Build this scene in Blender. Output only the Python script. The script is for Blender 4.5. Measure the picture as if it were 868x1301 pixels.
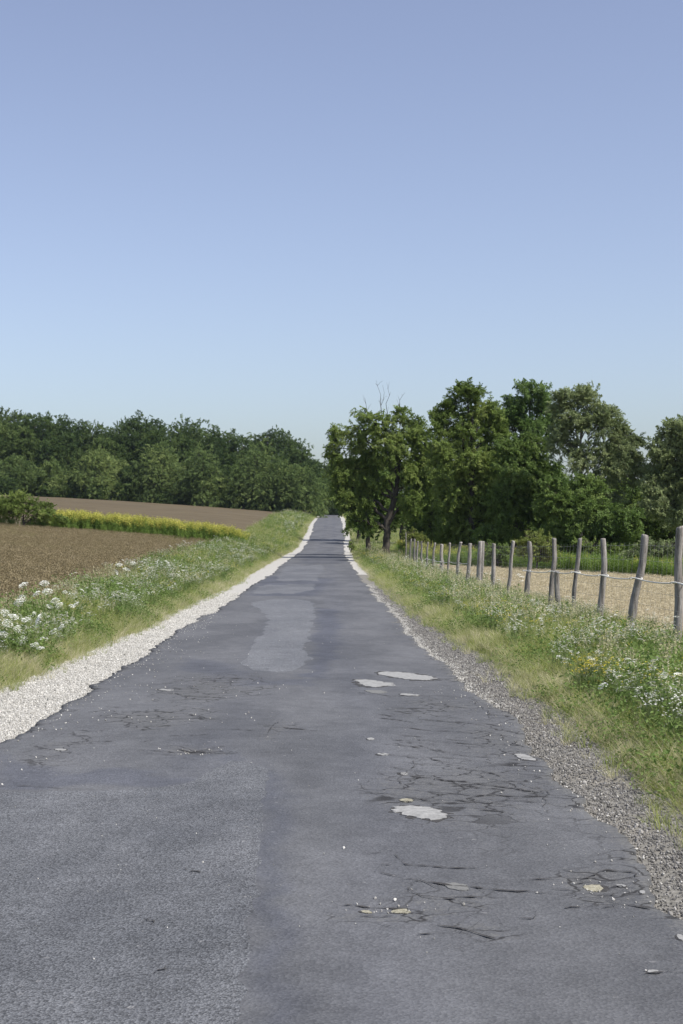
import bpy, math, random
import numpy as np

# ------------------------------------------------------------------ scene, camera, sky, sun
S = bpy.context.scene
COL = S.collection
for o in list(bpy.data.objects):
    bpy.data.objects.remove(o)

CAM_H = 1.6
F_PX = 1807.0            # focal length in photograph pixels (868 x 1301)
CX, CY = 434.0, 650.5
cam_d = bpy.data.cameras.new('camera')
cam_d.sensor_fit = 'VERTICAL'
cam_d.sensor_height = 36.0
cam_d.lens = 36.0 * F_PX / 1301.0
cam_d.clip_start = 0.1
cam_d.clip_end = 6000
cam = bpy.data.objects.new('camera', cam_d)
COL.objects.link(cam)
cam.location = (0, 0, CAM_H)
cam.rotation_euler = (math.radians(90), 0, 0)
S.camera = cam

SUN_EL, SUN_AZ = 53.0, 122.0      # azimuth clockwise from the view direction (+Y): to the right, a little behind
w = bpy.data.worlds.new('World')
S.world = w
w.use_nodes = True
nt = w.node_tree
bg = nt.nodes['Background']
sky = nt.nodes.new('ShaderNodeTexSky')
sky.sky_type = 'NISHITA'
sky.sun_disc = False
sky.sun_elevation = math.radians(SUN_EL)
sky.sun_rotation = math.radians(SUN_AZ)
sky.altitude = 300
sky.air_density = 1.0
sky.dust_density = 1.8
sky.ozone_density = 5.0
hsv = nt.nodes.new('ShaderNodeHueSaturation')
hsv.inputs['Saturation'].default_value = 0.75
hsv.inputs['Hue'].default_value = 0.511
nt.links.new(sky.outputs[0], hsv.inputs['Color'])
nt.links.new(hsv.outputs[0], bg.inputs[0])
bg.inputs[1].default_value = 0.106

sl = bpy.data.lights.new('sun', 'SUN')
sl.energy = 3.6
sl.angle = math.radians(0.53)
sl.color = (1.0, 0.95, 0.87)
sun = bpy.data.objects.new('sun', sl)
COL.objects.link(sun)
from mathutils import Vector, Matrix
az, el = math.radians(SUN_AZ), math.radians(SUN_EL)
to_sun = Vector((math.sin(az) * math.cos(el), math.cos(az) * math.cos(el), math.sin(el)))
sun.rotation_euler = to_sun.to_track_quat('Z', 'Y').to_euler()
sun.location = (30, -20, 60)

S.view_settings.view_transform = 'Standard'
S.view_settings.look = 'None'
S.view_settings.gamma = 1.0
S.view_settings.exposure = 0.58
S.cycles.max_bounces = 8
S.cycles.transparent_max_bounces = 8
S.cycles.use_denoising = True

# ------------------------------------------------------------------ helpers
R = np.random.default_rng(7)


def tag(o, label=None, cat=None, group=None, kind=None):
    if label: o['label'] = label
    if cat: o['category'] = cat
    if group: o['group'] = group
    if kind: o['kind'] = kind
    return o


def make_mesh(name, V, F, mats, smooth=False, fattr=None, midx=None, vattr=None):
    """V (n,3), F (m,k) array or list of arrays of differing k"""
    me = bpy.data.meshes.new(name)
    V = np.asarray(V, dtype=np.float32)
    Fs = F if isinstance(F, list) else [F]
    Fs = [np.asarray(f, dtype=np.int32) for f in Fs if len(f)]
    loops = np.concatenate([f.ravel() for f in Fs])
    tot = np.concatenate([np.full(len(f), f.shape[1], dtype=np.int32) for f in Fs])
    start = np.concatenate([[0], np.cumsum(tot)[:-1]]).astype(np.int32)
    me.vertices.add(len(V)); me.vertices.foreach_set('co', V.ravel())
    me.loops.add(len(loops)); me.loops.foreach_set('vertex_index', loops)
    me.polygons.add(len(tot)); me.polygons.foreach_set('loop_start', start); me.polygons.foreach_set('loop_total', tot)
    if midx is not None:
        me.polygons.foreach_set('material_index', np.asarray(midx, dtype=np.int32))
    for m in (mats if isinstance(mats, (list, tuple)) else [mats]):
        me.materials.append(m)
    me.update(calc_edges=True)
    me.polygons.foreach_set('use_smooth', np.full(len(tot), bool(smooth)))
    if fattr is not None:
        a = me.attributes.new('tint', 'FLOAT', 'FACE')
        a.data.foreach_set('value', np.asarray(fattr, dtype=np.float32))
    if vattr is not None:
        for k, v in vattr.items():
            a = me.attributes.new(k, 'FLOAT', 'POINT')
            a.data.foreach_set('value', np.asarray(v, dtype=np.float32))
    return me


def link(name, me, parent=None, loc=(0, 0, 0), rz=0.0):
    o = bpy.data.objects.new(name, me)
    COL.objects.link(o)
    o.location = loc
    o.rotation_euler = (0, 0, rz)
    if parent is not None:
        o.parent = parent
    return o


def smooth01(t):
    t = np.clip(t, 0, 1)
    return t * t * (3 - 2 * t)


_perm = R.random((257, 257))


def vnoise(x, y):
    x = np.asarray(x, dtype=float); y = np.asarray(y, dtype=float)
    xi = np.floor(x).astype(int); yi = np.floor(y).astype(int)
    fx = x - xi; fy = y - yi
    fx = fx * fx * (3 - 2 * fx); fy = fy * fy * (3 - 2 * fy)
    a = _perm[xi % 256, yi % 256]; b = _perm[(xi + 1) % 256, yi % 256]
    c = _perm[xi % 256, (yi + 1) % 256]; d = _perm[(xi + 1) % 256, (yi + 1) % 256]
    return (a * (1 - fx) + b * fx) * (1 - fy) + (c * (1 - fx) + d * fx) * fy


def fbm(x, y, s, oct=3):
    r = 0; a = 1; t = 0
    for k in range(oct):
        r = r + a * vnoise(np.asarray(x) * s + 17.3 * k, np.asarray(y) * s + 9.1 * k); t += a; a *= .5; s *= 2.03
    return r / t


# ------------------------------------------------------------------ lie of the land
_py = np.array([-60, -20, 0, 11, 19, 31, 46, 69, 90, 110, 130, 146, 161, 185, 206, 250, 300, 337, 350, 400, 600, 2500.])
_pz = np.array([.5, .2, 0, -.12, -.31, -.60, -.95, -1.40, -1.70, -1.90, -2.04, -1.98, -1.52, -.85, -.15, .45, .74, .86, .87, .6, 0, -3.])
_gy = np.arange(-60, 2500, .25)
_gz = np.interp(_gy, _py, _pz)
_k = np.hanning(41); _k /= _k.sum()
_gz = np.convolve(np.pad(_gz, 20, mode='edge'), _k, mode='valid')
_gz -= np.interp(0, _gy, _gz)


def P(Y):
    return np.interp(Y, _gy, _gz)


def road_hit(px, py):
    """photograph pixel -> point on the road's long profile"""
    t = (np.asarray(py, dtype=float) - CY) / F_PX
    Y = np.arange(1.0, 345, .02)
    tt = (CAM_H - P(Y)) / Y
    tt = np.minimum.accumulate(tt)
    Yh = np.interp(-t, -tt, Y)
    return (np.asarray(px, dtype=float) - CX) / F_PX * Yh, Yh


def at(px, py, Y):
    return ((px - CX) / F_PX * Y, Y, CAM_H - (py - CY) / F_PX * Y)


def edge_table(pts, head, tail):
    p = np.array(pts, dtype=float)
    X, Y = road_hit(p[:, 0], p[:, 1])
    o = np.argsort(Y)
    X, Y = X[o], Y[o]
    return np.concatenate([[X[0] + head] * 2, X, [X[-1] + tail]]), np.concatenate([[-60, max(Y[0] - 3, 0)], Y, [420]])


EL = edge_table([(0, 940), (34.6, 921), (69, 900), (104, 878), (138, 859), (180, 833), (204, 814), (228, 798.5), (270, 776),
                 (300, 760.5), (311, 750), (325, 740), (346, 729), (354, 720), (366, 712), (375, 705), (386, 696), (393, 684),
                 (396.6, 675), (399.4, 665), (408.4, 655)], 0, 1.)
OL = edge_table([(0, 876), (34.6, 862.5), (69, 847), (104, 831), (138, 816), (180, 800), (214, 781), (256, 762), (300, 742),
                 (315, 731), (335, 720), (348.6, 712), (363, 704.5), (378, 696), (386, 684), (390.7, 675), (394.6, 665), (405, 655)], 0, 1.)
ER = edge_table([(868, 1193), (858, 1185), (831, 1147), (818, 1109), (799, 1082), (772, 1056), (754, 1036), (742, 1021), (711, 990),
                 (689.5, 965.5), (668, 939), (652.5, 913), (624.7, 891), (600, 877), (556, 838), (516, 801), (499, 777), (482, 762.5),
                 (454.6, 729), (448, 720), (441.6, 710), (438, 704), (437.4, 696), (438.5, 684), (436.5, 675), (435.3, 665), (430.5, 655)], 0, 1.)
OR = edge_table([(868, 1035), (834.6, 1009), (804, 987), (773, 962.4), (739, 931.5), (708, 902), (674, 883.7), (649, 863.6),
                 (621.6, 837.4), (600, 825), (560, 798), (540, 786), (500, 757), (468, 730), (455, 717), (448.5, 709), (446, 700), (444, 684),
                 (443, 675), (441, 665), (435, 655)], 0, 1.)


def _e(tab, Y): return np.interp(Y, tab[1], tab[0])
def rough(Y, s, a=1.0, seed=0.0):
    """worn, crumbling edge: metres of offset"""
    Y = np.asarray(Y, dtype=float)
    k = 1 + np.clip(Y, 0, 150) / 150
    n = lambda f, q: vnoise(Y * f + seed + q * 3.7, Y * f * .31 + s + q) - .5
    return a * k * (n(.45, 1) * .12 + n(1.7, 2) * .11 + n(4.9, 5) * .06 + n(11., 9) * .045 + n(26., 12) * .03)
def eL(Y): return _e(EL, Y) + rough(Y, 1.)
def eR(Y): return _e(ER, Y) + rough(Y, 21.)
def oL(Y): return _e(OL, Y)
def oR(Y): return _e(OR, Y)


def vw(Y): return np.interp(Y, [0, 20, 50, 80, 110, 150, 200, 280, 337], [1.4, 1.6, 3.1, 4.0, 3.9, 5.6, 5.5, 4.5, 4])


def G(X, Y):
    X = np.asarray(X, dtype=float); Y = np.asarray(Y, dtype=float)
    base = P(Y)
    l, r = oL(Y), oR(Y)
    tl = np.maximum(l - X, 0); tr = np.maximum(X - r, 0)
    bank = np.interp(Y, [0, 20, 60, 110, 150, 206, 280, 350], [.15, .2, .5, .75, .95, .6, .5, .3])
    s = np.interp(Y, [-20, 0, 60, 110, 160, 280, 400], [.05, .05, .085, .103, .10, .092, .05])
    L = bank * smooth01(tl / vw(Y)) + s * 80 * (1 - np.exp(-np.maximum(tl - 2, 0) / 80))
    Rr = -.03 * 60 * (1 - np.exp(-np.maximum(tr - 2.5, 0) / 60)) + .05 * smooth01(tr / 1.5)
    und = (fbm(X + 50, Y + 50, .035, 2) - .5) * .5 * smooth01((tl + tr - 6) / 20)
    lump = (fbm(X + 9, Y + 3, 1.3, 2) - .5) * .08 * smooth01((tl + tr) / 1.0)
    inside = (X > l) & (X < r)
    trench = -.09 * (1 - smooth01((tl + tr) / .22))
    return base + L + Rr + und + lump + trench


# ------------------------------------------------------------------ materials
def new_mat(name):
    m = bpy.data.materials.new(name); m.use_nodes = True
    n = m.node_tree.nodes; l = m.node_tree.links
    b = n['Principled BSDF']
    return m, n, l, b


def ramp(n, stops, interp='LINEAR'):
    r = n.new('ShaderNodeValToRGB'); r.color_ramp.interpolation = interp
    e = r.color_ramp.elements
    while len(e) < len(stops): e.new(.5)
    for i, (p, c) in enumerate(stops):
        e[i].position = p; e[i].color = (*c, 1)
    return r


def mixc(n, l, a, b, fac, mode='MIX'):
    m = n.new('ShaderNodeMix'); m.data_type = 'RGBA'; m.blend_type = mode
    for s, v in ((m.inputs[6], a), (m.inputs[7], b), (m.inputs[0], fac)):
        if hasattr(v, 'is_linked') or hasattr(v, 'links'): l.new(v, s)
        elif isinstance(v, tuple): s.default_value = (*v, 1)
        else: s.default_value = v
    return m.outputs[2]


def noise(n, l, scale, detail=4, rough_=.6, vec=None):
    t = n.new('ShaderNodeTexNoise'); t.inputs['Scale'].default_value = scale
    t.inputs['Detail'].default_value = detail; t.inputs['Roughness'].default_value = rough_
    if vec is not None: l.new(vec, t.inputs['Vector'])
    return t.outputs['Fac']


def maprange(n, l, v, a, b, c=0., d=1.):
    m = n.new('ShaderNodeMapRange'); l.new(v, m.inputs[0])
    m.inputs[1].default_value = a; m.inputs[2].default_value = b; m.inputs[3].default_value = c; m.inputs[4].default_value = d
    return m.outputs[0]


def bump(n, l, b, h, strength, dist):
    bn = n.new('ShaderNodeBump'); bn.inputs['Strength'].default_value = strength; bn.inputs['Distance'].default_value = dist
    l.new(h, bn.inputs['Height']); l.new(bn.outputs[0], b.inputs['Normal'])
    return bn


def scaled_coord(n, l, sx, sy, sz):
    tc = n.new('ShaderNodeNewGeometry'); mp = n.new('ShaderNodeMapping')
    mp.inputs['Scale'].default_value = (sx, sy, sz)
    l.new(tc.outputs['Position'], mp.inputs['Vector'])
    return mp.outputs[0]


def asphalt(name, dark, light, agg, agg_amt, chips=.0, zones=False):
    m, n, l, b = new_mat(name)
    pos = scaled_coord(n, l, 1, 1, 1)
    streak = scaled_coord(n, l, .9, .35, 1)
    big = noise(n, l, .8, 4, .65, streak)
    mid = noise(n, l, 5., 4, .65, pos)
    c = ramp(n, [(.3, dark), (.7, light)]); l.new(maprange(n, l, big, .25, .75), c.inputs[0])
    midm = maprange(n, l, mid, .25, .75, .82, 1.18)
    c2 = n.new('ShaderNodeVectorMath'); c2.operation = 'SCALE'; l.new(c.outputs[0], c2.inputs[0]); l.new(midm, c2.inputs['Scale'])
    vo = n.new('ShaderNodeTexVoronoi'); vo.inputs['Scale'].default_value = agg; l.new(pos, vo.inputs['Vector'])
    sep = n.new('ShaderNodeSeparateColor'); l.new(vo.outputs['Color'], sep.inputs[0])
    stone = maprange(n, l, sep.outputs[0], 0, 1, 1 - agg_amt, 1 + agg_amt)
    fine = noise(n, l, 160, 2, .5, pos)
    finem = maprange(n, l, fine, .3, .7, .88, 1.12)
    mm = n.new('ShaderNodeMath'); mm.operation = 'MULTIPLY'; l.new(stone, mm.inputs[0]); l.new(finem, mm.inputs[1])
    c3 = n.new('ShaderNodeVectorMath'); c3.operation = 'SCALE'; l.new(c2.outputs[0], c3.inputs[0]); l.new(mm.outputs[0], c3.inputs['Scale'])
    out = c3.outputs[0]
    if chips:
        v2 = n.new('ShaderNodeTexVoronoi'); v2.inputs['Scale'].default_value = 55; l.new(pos, v2.inputs['Vector'])
        s2 = n.new('ShaderNodeSeparateColor'); l.new(v2.outputs['Color'], s2.inputs[0])
        g = maprange(n, l, s2.outputs[1], 1 - chips, 1 - chips + .01)
        out = mixc(n, l, out, (.36, .35, .34), g)
    if zones:
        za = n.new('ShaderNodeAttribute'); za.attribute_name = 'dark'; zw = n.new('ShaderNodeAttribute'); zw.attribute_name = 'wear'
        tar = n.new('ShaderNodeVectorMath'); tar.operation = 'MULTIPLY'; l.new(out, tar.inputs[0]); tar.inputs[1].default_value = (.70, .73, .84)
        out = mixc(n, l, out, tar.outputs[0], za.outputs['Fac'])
        grit = noise(n, l, 26, 5, .75, pos)
        gr = ramp(n, [(.36, (.045, .045, .046)), (.5, (.10, .10, .098)), (.66, (.16, .158, .15))]); l.new(grit, gr.inputs[0])
        wf = n.new('ShaderNodeMath'); wf.operation = 'MULTIPLY_ADD'; l.new(grit, wf.inputs[0]); wf.inputs[1].default_value = 1.6; wf.inputs[2].default_value = -.8
        w2 = n.new('ShaderNodeMath'); w2.operation = 'ADD'; l.new(zw.outputs['Fac'], w2.inputs[0]); l.new(wf.outputs[0], w2.inputs[1])
        out = mixc(n, l, out, gr.outputs[0], maprange(n, l, w2.outputs[0], .38, .66, 0, .6))
        # a web of old cracks, filled with dirt, where the surface is worn
        cp = scaled_coord(n, l, 2.1, 2.6, 1)
        wob = n.new('ShaderNodeTexNoise'); wob.inputs['Scale'].default_value = 3.; l.new(cp, wob.inputs['Vector'])
        ad = n.new('ShaderNodeVectorMath'); ad.operation = 'MULTIPLY_ADD'; l.new(wob.outputs['Color'], ad.inputs[0]); ad.inputs[1].default_value = (.5, .5, 0); l.new(cp, ad.inputs[2])
        vc = n.new('ShaderNodeTexVoronoi'); vc.feature = 'DISTANCE_TO_EDGE'; vc.inputs['Scale'].default_value = 1.7; l.new(ad.outputs[0], vc.inputs['Vector'])
        line = maprange(n, l, vc.outputs['Distance'], .012, .035, 1, 0)
        wm = maprange(n, l, zw.outputs['Fac'], .18, .5)
        lm = n.new('ShaderNodeMath'); lm.operation = 'MULTIPLY'; l.new(line, lm.inputs[0]); l.new(wm, lm.inputs[1])
        out = mixc(n, l, out, (.03, .029, .028), lm.outputs[0])
    l.new(out, b.inputs['Base Color'])
    b.inputs['Roughness'].default_value = .82
    b.inputs['Specular IOR Level'].default_value = .35
    h = n.new('ShaderNodeMath'); h.operation = 'ADD'; l.new(vo.outputs['Distance'], h.inputs[0]); l.new(mid, h.inputs[1])
    bump(n, l, b, h.outputs[0], .5 + agg_amt * .5, .004 + .006 * agg_amt)
    return m


M = {}
M['asphalt'] = asphalt('worn_asphalt', (.087, .089, .094), (.122, .124, .129), 75, .16, .003, zones=True)
M['asphalt_rough'] = asphalt('rough_asphalt', (.091, .095, .102), (.133, .137, .144), 115, .5, .004)
M['asphalt_light'] = asphalt('light_asphalt', (.124, .129, .138), (.152, .157, .165), 80, .4, .006)
M['asphalt_mid'] = asphalt('greyed_asphalt', (.105, .109, .117), (.138, .142, .15), 75, .2, .003)
M['asphalt_dark'] = asphalt('dark_asphalt', (.070, .074, .088), (.096, .101, .114), 70, .15, .002)


def simple(name, a, b_, scale, rough_=.9, bmp=.3, dist=.01, detail=4, scale2=None, c3=None, stretch=(1, 1, 1), spec=.2):
    m, n, l, b = new_mat(name)
    pos = scaled_coord(n, l, *stretch)
    f = noise(n, l, scale, detail, .65, pos)
    c = ramp(n, [(.32, a), (.68, b_)]); l.new(f, c.inputs[0])
    out = c.outputs[0]
    if c3:
        g = maprange(n, l, noise(n, l, scale2, 3, .6, pos), .45, .65)
        out = mixc(n, l, out, c3, g)
    l.new(out, b.inputs['Base Color'])
    b.inputs['Roughness'].default_value = rough_
    b.inputs['Specular IOR Level'].default_value = spec
    bump(n, l, b, f, bmp, dist)
    return m


M['soil'] = simple('verge_soil', (.12, .125, .06), (.22, .22, .115), 9, c3=(.15, .19, .07), scale2=.7, bmp=.6, dist=.04)
M['far_meadow'] = simple('rough_meadow', (.06, .075, .03), (.12, .13, .05), 2, c3=(.13, .12, .06), scale2=.12, bmp=.7, dist=.08)
M['field_front'] = simple('dry_crop_ground', (.12, .09, .048), (.19, .145, .085), 11, c3=(.15, .13, .06), scale2=.16, bmp=.8, dist=.08, stretch=(1, .6, 1))
M['field_rear'] = simple('brown_field_ground', (.07, .054, .03), (.135, .106, .062), 2.2, c3=(.13, .104, .062), scale2=.5, bmp=.6, dist=.12, stretch=(.12, .8, 1), detail=8)
M['stubble'] = simple('stubble_ground', (.18, .143, .083), (.40, .335, .22), 7, c3=(.31, .255, .16), scale2=.5, bmp=.8, dist=.06, detail=6)
M['gravel_white'] = simple('limestone_grit', (.34, .328, .295), (.50, .485, .445), 40, bmp=.9, dist=.012)
M['gravel_grey'] = simple('grey_grit', (.12, .115, .10), (.27, .258, .23), 45, bmp=.9, dist=.012, c3=(.22, .205, .175), scale2=2.2)
M['fill'] = simple('pale_grit_fill', (.22, .22, .212), (.35, .348, .335), 22, bmp=.7, dist=.006)
M['fill_yellow'] = simple('yellow_grit_fill', (.19, .175, .12), (.42, .40, .31), 60, bmp=.7, dist=.01)
M['crack'] = simple('dirt_in_crack', (.038, .037, .038), (.078, .075, .072), 80, bmp=.6, dist=.01)
M['seal'] = simple('weathered_seal', (.14, .14, .135), (.2, .2, .19), 60, bmp=.4, dist=.004)


def inst_mat(name, a, b_, rough_=.7, transl=.0, spec=.25, c3=None):
    """colour varies per instance, so that a field of them is never one flat tone"""
    m, n, l, b = new_mat(name)
    oi = n.new('ShaderNodeObjectInfo')
    stops = [(0, a), (1, b_)] if c3 is None else [(0, a), (.72, b_), (1, c3)]
    c = ramp(n, stops); l.new(oi.outputs['Random'], c.inputs[0])
    l.new(c.outputs[0], b.inputs['Base Color'])
    b.inputs['Roughness'].default_value = rough_
    b.inputs['Specular IOR Level'].default_value = spec
    if transl:
        tr = n.new('ShaderNodeBsdfTranslucent'); l.new(c.outputs[0], tr.inputs['Color'])
        mx = n.new('ShaderNodeMixShader'); mx.inputs[0].default_value = transl
        l.new(b.outputs[0], mx.inputs[1]); l.new(tr.outputs[0], mx.inputs[2])
        l.new(mx.outputs[0], n['Material Output'].inputs['Surface'])
    return m


def leaf_mat(name, a, b_, c_, transl=.38):
    """colour from the spray's own 'tint', so that boughs and trees differ"""
    m, n, l, b = new_mat(name)
    at_ = n.new('ShaderNodeAttribute'); at_.attribute_name = 'tint'; at_.attribute_type = 'INSTANCER'
    c = ramp(n, [(0, a), (.5, b_), (1, c_)]); l.new(at_.outputs['Fac'], c.inputs[0])
    l.new(c.outputs[0], b.inputs['Base Color'])
    b.inputs['Roughness'].default_value = .6
    b.inputs['Specular IOR Level'].default_value = .2
    tr = n.new('ShaderNodeBsdfTranslucent'); l.new(c.outputs[0], tr.inputs['Color'])
    mx = n.new('ShaderNodeMixShader'); mx.inputs[0].default_value = transl
    l.new(b.outputs[0], mx.inputs[1]); l.new(tr.outputs[0], mx.inputs[2])
    l.new(mx.outputs[0], n['Material Output'].inputs['Surface'])
    return m


M['grass'] = inst_mat('grass_blade', (.205, .26, .055), (.37, .42, .12), transl=.48, c3=(.50, .48, .25))
M['grass_dry'] = inst_mat('dry_grass_blade', (.42, .40, .22), (.62, .58, .38), transl=.42)
M['forb'] = inst_mat('weed_leaf', (.11, .18, .04), (.20, .28, .08), transl=.4)
M['stem'] = inst_mat('flower_stem', (.16, .22, .08), (.26, .30, .13), transl=.25)
M['petal'] = inst_mat('white_petal', (.60, .61, .53), (.80, .81, .75), rough_=.8, transl=.2)
M['petal_fresh'] = inst_mat('fresh_white_petal', (.80, .81, .76), (.84, .85, .8), rough_=.8, transl=.2)
M['yellow'] = inst_mat('yellow_petal', (.62, .50, .03), (.72, .62, .08), rough_=.8, transl=.2)
M['lilac'] = inst_mat('lilac_petal', (.36, .34, .44), (.5, .46, .5), rough_=.8, transl=.2)
M['crop'] = inst_mat('ripe_crop_stem', (.17, .137, .068), (.265, .216, .122), transl=.25, c3=(.37, .31, .19))
M['crop_green'] = inst_mat('green_crop_stem', (.18, .18, .06), (.28, .26, .12), transl=.25)
M['straw'] = inst_mat('straw', (.36, .31, .19), (.60, .535, .37), transl=.2)
M['golden'] = inst_mat('goldenrod_plume', (.36, .37, .07), (.58, .54, .13), rough_=.8, transl=.25)
M['weed'] = inst_mat('tall_weed_leaf', (.14, .23, .045), (.27, .38, .09), transl=.45)
M['stone_white'] = inst_mat('white_stone', (.29, .28, .25), (.50, .485, .445), rough_=.9, c3=(.62, .605, .56))
M['stone_grey'] = inst_mat('grey_stone', (.10, .096, .09), (.21, .202, .188), rough_=.9, c3=(.37, .355, .33))

# ------------------------------------------------------------------ setting: ground, road, shoulders, fields
def rows(y0, y1, first, grow, mx):
    ys = [y0]; st = first
    while ys[-1] < y1:
        ys.append(ys[-1] + st); st = min(st * grow, mx)
    ys[-1] = y1
    return np.array(ys)


def grid_faces(nr, nc):
    i = np.arange((nr - 1) * (nc - 1)); r = i // (nc - 1); c = i % (nc - 1)
    a = r * nc + c
    return np.stack([a, a + 1, a + nc + 1, a + nc], 1)


def strip_sheet(name, Ys, left, right, ncol, zoff, mat, skirt=0.0, parent=None, zfun=None):
    l = left(Ys); r = right(Ys)
    t = np.linspace(0, 1, ncol)
    X = l[:, None] * (1 - t) + r[:, None] * t
    Y = np.repeat(Ys[:, None], ncol, 1)
    Z = (zfun(X, Y) if zfun else P(Y)) + zoff
    if skirt:
        X = np.concatenate([X[:, :1] - .004, X, X[:, -1:] + .004], 1); Y = np.concatenate([Y[:, :1], Y, Y[:, -1:]], 1)
        Z = np.concatenate([Z[:, :1] - skirt, Z, Z[:, -1:] - skirt], 1)
    V = np.stack([X, Y, Z], 2).reshape(-1, 3)
    me = make_mesh(name, V, grid_faces(len(Ys), X.shape[1]), mat, smooth=True)
    o = link(name, me, parent)
    return o


offs = np.array([0, .06, .12, .18, .24, .35, .5, .7, .95, 1.25, 1.6, 2, 2.5, 3, 3.6, 4.3, 5, 6, 7, 8.2, 9.5, 11, 13, 15, 17.5, 20, 23, 26, 30, 34, 38, 43, 49, 56, 64, 74, 86, 100, 120, 150, 200, 300, 600, 1500, 3000])
gy = np.concatenate([rows(-30, 4, 1, 1, 1)[:-1], rows(4, 40, .25, 1.0, .25)[:-1], rows(40, 380, .5, 1.01, 2.)[:-1], rows(380, 2400, 5, 1.15, 200)])
gl = oL(gy); gr = oR(gy)
X = np.concatenate([gl[:, None] - offs[::-1][None], gl[:, None] + (gr - gl)[:, None] * np.array([.1, .3, .5, .7, .9])[None], gr[:, None] + offs[None]], 1)
Y = np.repeat(gy[:, None], X.shape[1], 1)
V = np.stack([X, Y, G(X, Y)], 2).reshape(-1, 3)
tag(link('ground', make_mesh('ground', V, grid_faces(len(gy), X.shape[1]), M['soil'], smooth=True)), kind='structure')


# large relief of the worn carriageway (metres): shallow hollows where it has broken up
HOLES = [(*[float(v) for v in road_hit(265, 874)], .75, .9, .022), (*[float(v) for v in road_hit(205, 911)], .5, .5, .018),
         (*[float(v) for v in road_hit(250, 953)], .18, .22, .03), (*[float(v) for v in road_hit(760, 1125)], .16, .2, .02),
         (*[float(v) for v in road_hit(497, 1152)], .16, .10, .02)]


def road_z(X, Y):
    z = P(Y) + (fbm(X + 4, Y, .9, 3) - .5) * .02 + (fbm(X, Y * .4, .25, 2) - .5) * .03
    for hx, hy, rx, ry, d in HOLES:
        q = ((X - hx) / rx) ** 2 + ((Y - hy) / ry) ** 2
        z = z - d * np.exp(-q * 1.2)
    crown = (X - (_e(EL, Y) + _e(ER, Y)) / 2) / 2.05
    return z - .02 * np.clip(crown, -1.2, 1.2) ** 2


ry = np.concatenate([rows(-20, 3.5, .5, 1, .5)[:-1], rows(3.5, 24, .05, 1.0, .05)[:-1], rows(24, 110, .1, 1.006, .5)[:-1], rows(110, 375, .5, 1.02, 2)])
road = strip_sheet('road', ry, eL, eR, 64, 0, M['asphalt'], skirt=.06, zfun=road_z)


def soft_poly(X, Y, poly, soft):
    """1 inside a polygon, falling to 0 over 'soft' metres outside it"""
    p = np.array(poly); q = np.roll(p, -1, 0)
    inside = np.zeros(X.shape, bool); dmin = np.full(X.shape, 1e9)
    for (x1, y1), (x2, y2) in zip(p, q):
        if y1 != y2:
            c = ((y1 > Y) != (y2 > Y)) & (X < (x2 - x1) * (Y - y1) / (y2 - y1) + x1); inside ^= c
        t = np.clip(((X - x1) * (x2 - x1) + (Y - y1) * (y2 - y1)) / ((x2 - x1) ** 2 + (y2 - y1) ** 2 + 1e-9), 0, 1)
        dmin = np.minimum(dmin, np.hypot(X - x1 - t * (x2 - x1), Y - y1 - t * (y2 - y1)))
    sd = np.where(inside, dmin, -dmin) / soft
    return smooth01(.5 + sd * .5)


def W(pts):
    p = np.array(pts, dtype=float); X_, Y_ = road_hit(p[:, 0], p[:, 1]); return np.stack([X_, Y_], 1)


co = np.empty(len(road.data.vertices) * 3, np.float32); road.data.vertices.foreach_get('co', co); co = co.reshape(-1, 3)
rx_, ry_ = co[:, 0].astype(float), co[:, 1].astype(float)
jx = rx_ + (fbm(rx_, ry_, 2.5, 3) - .5) * .35; jy = ry_ + (fbm(rx_ + 31, ry_, 2., 3) - .5) * .9
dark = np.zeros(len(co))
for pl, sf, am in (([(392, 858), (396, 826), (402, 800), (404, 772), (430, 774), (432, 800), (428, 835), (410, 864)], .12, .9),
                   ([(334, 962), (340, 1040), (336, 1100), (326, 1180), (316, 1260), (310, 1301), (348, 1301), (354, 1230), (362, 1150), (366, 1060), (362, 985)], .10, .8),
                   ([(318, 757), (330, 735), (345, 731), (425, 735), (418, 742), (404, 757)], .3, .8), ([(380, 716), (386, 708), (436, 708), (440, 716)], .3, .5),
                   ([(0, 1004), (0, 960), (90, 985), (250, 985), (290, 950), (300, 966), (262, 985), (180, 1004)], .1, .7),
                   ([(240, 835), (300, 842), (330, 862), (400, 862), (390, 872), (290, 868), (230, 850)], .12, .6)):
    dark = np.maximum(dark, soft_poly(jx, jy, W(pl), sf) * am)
wear = np.zeros(len(co))
for px_, py_, ax, ay, am in ((265, 874, .62, 1.5, 1.), (205, 911, .5, .9, .9), (250, 953, .3, .4, .8), (80, 950, .35, 1.2, .5), (352, 928, .12, .9, .7), (560, 900, .5, 1.8, .55), (590, 1000, .6, 1.6, .6),
                             (512, 1010, .3, .7, .7), (640, 940, .3, 2.0, .6), (760, 1128, .22, .35, .9), (500, 1153, .28, .22, .7), (570, 1140, .3, .4, .45), (600, 1190, .2, .2, .5), (690, 1005, .15, .8, .6)):
    hx, hy = (float(v) for v in road_hit(px_, py_))
    wear = np.maximum(wear, am * np.exp(-((jx - hx) / ax) ** 2 - ((jy - hy) / ay) ** 2))
eg = np.minimum(rx_ - eL(ry_), eR(ry_) - rx_)
wear = np.maximum(wear, .75 * np.exp(-np.maximum(eg, 0) / .16) * (.4 + fbm(rx_, ry_, 1.5, 2)))
uu = (rx_ - eL(ry_)) / (eR(ry_) - eL(ry_))
dark = np.maximum(dark, .32 * (np.exp(-((uu - .70) / .07) ** 2) + np.exp(-((uu - .40) / .06) ** 2)) * (.3 + fbm(rx_ * 2, ry_, .5, 2)))
wear *= np.clip(.35 + 1.3 * fbm(rx_ + 7, ry_ * .7, 3.2, 3), 0, 1.2)
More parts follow.
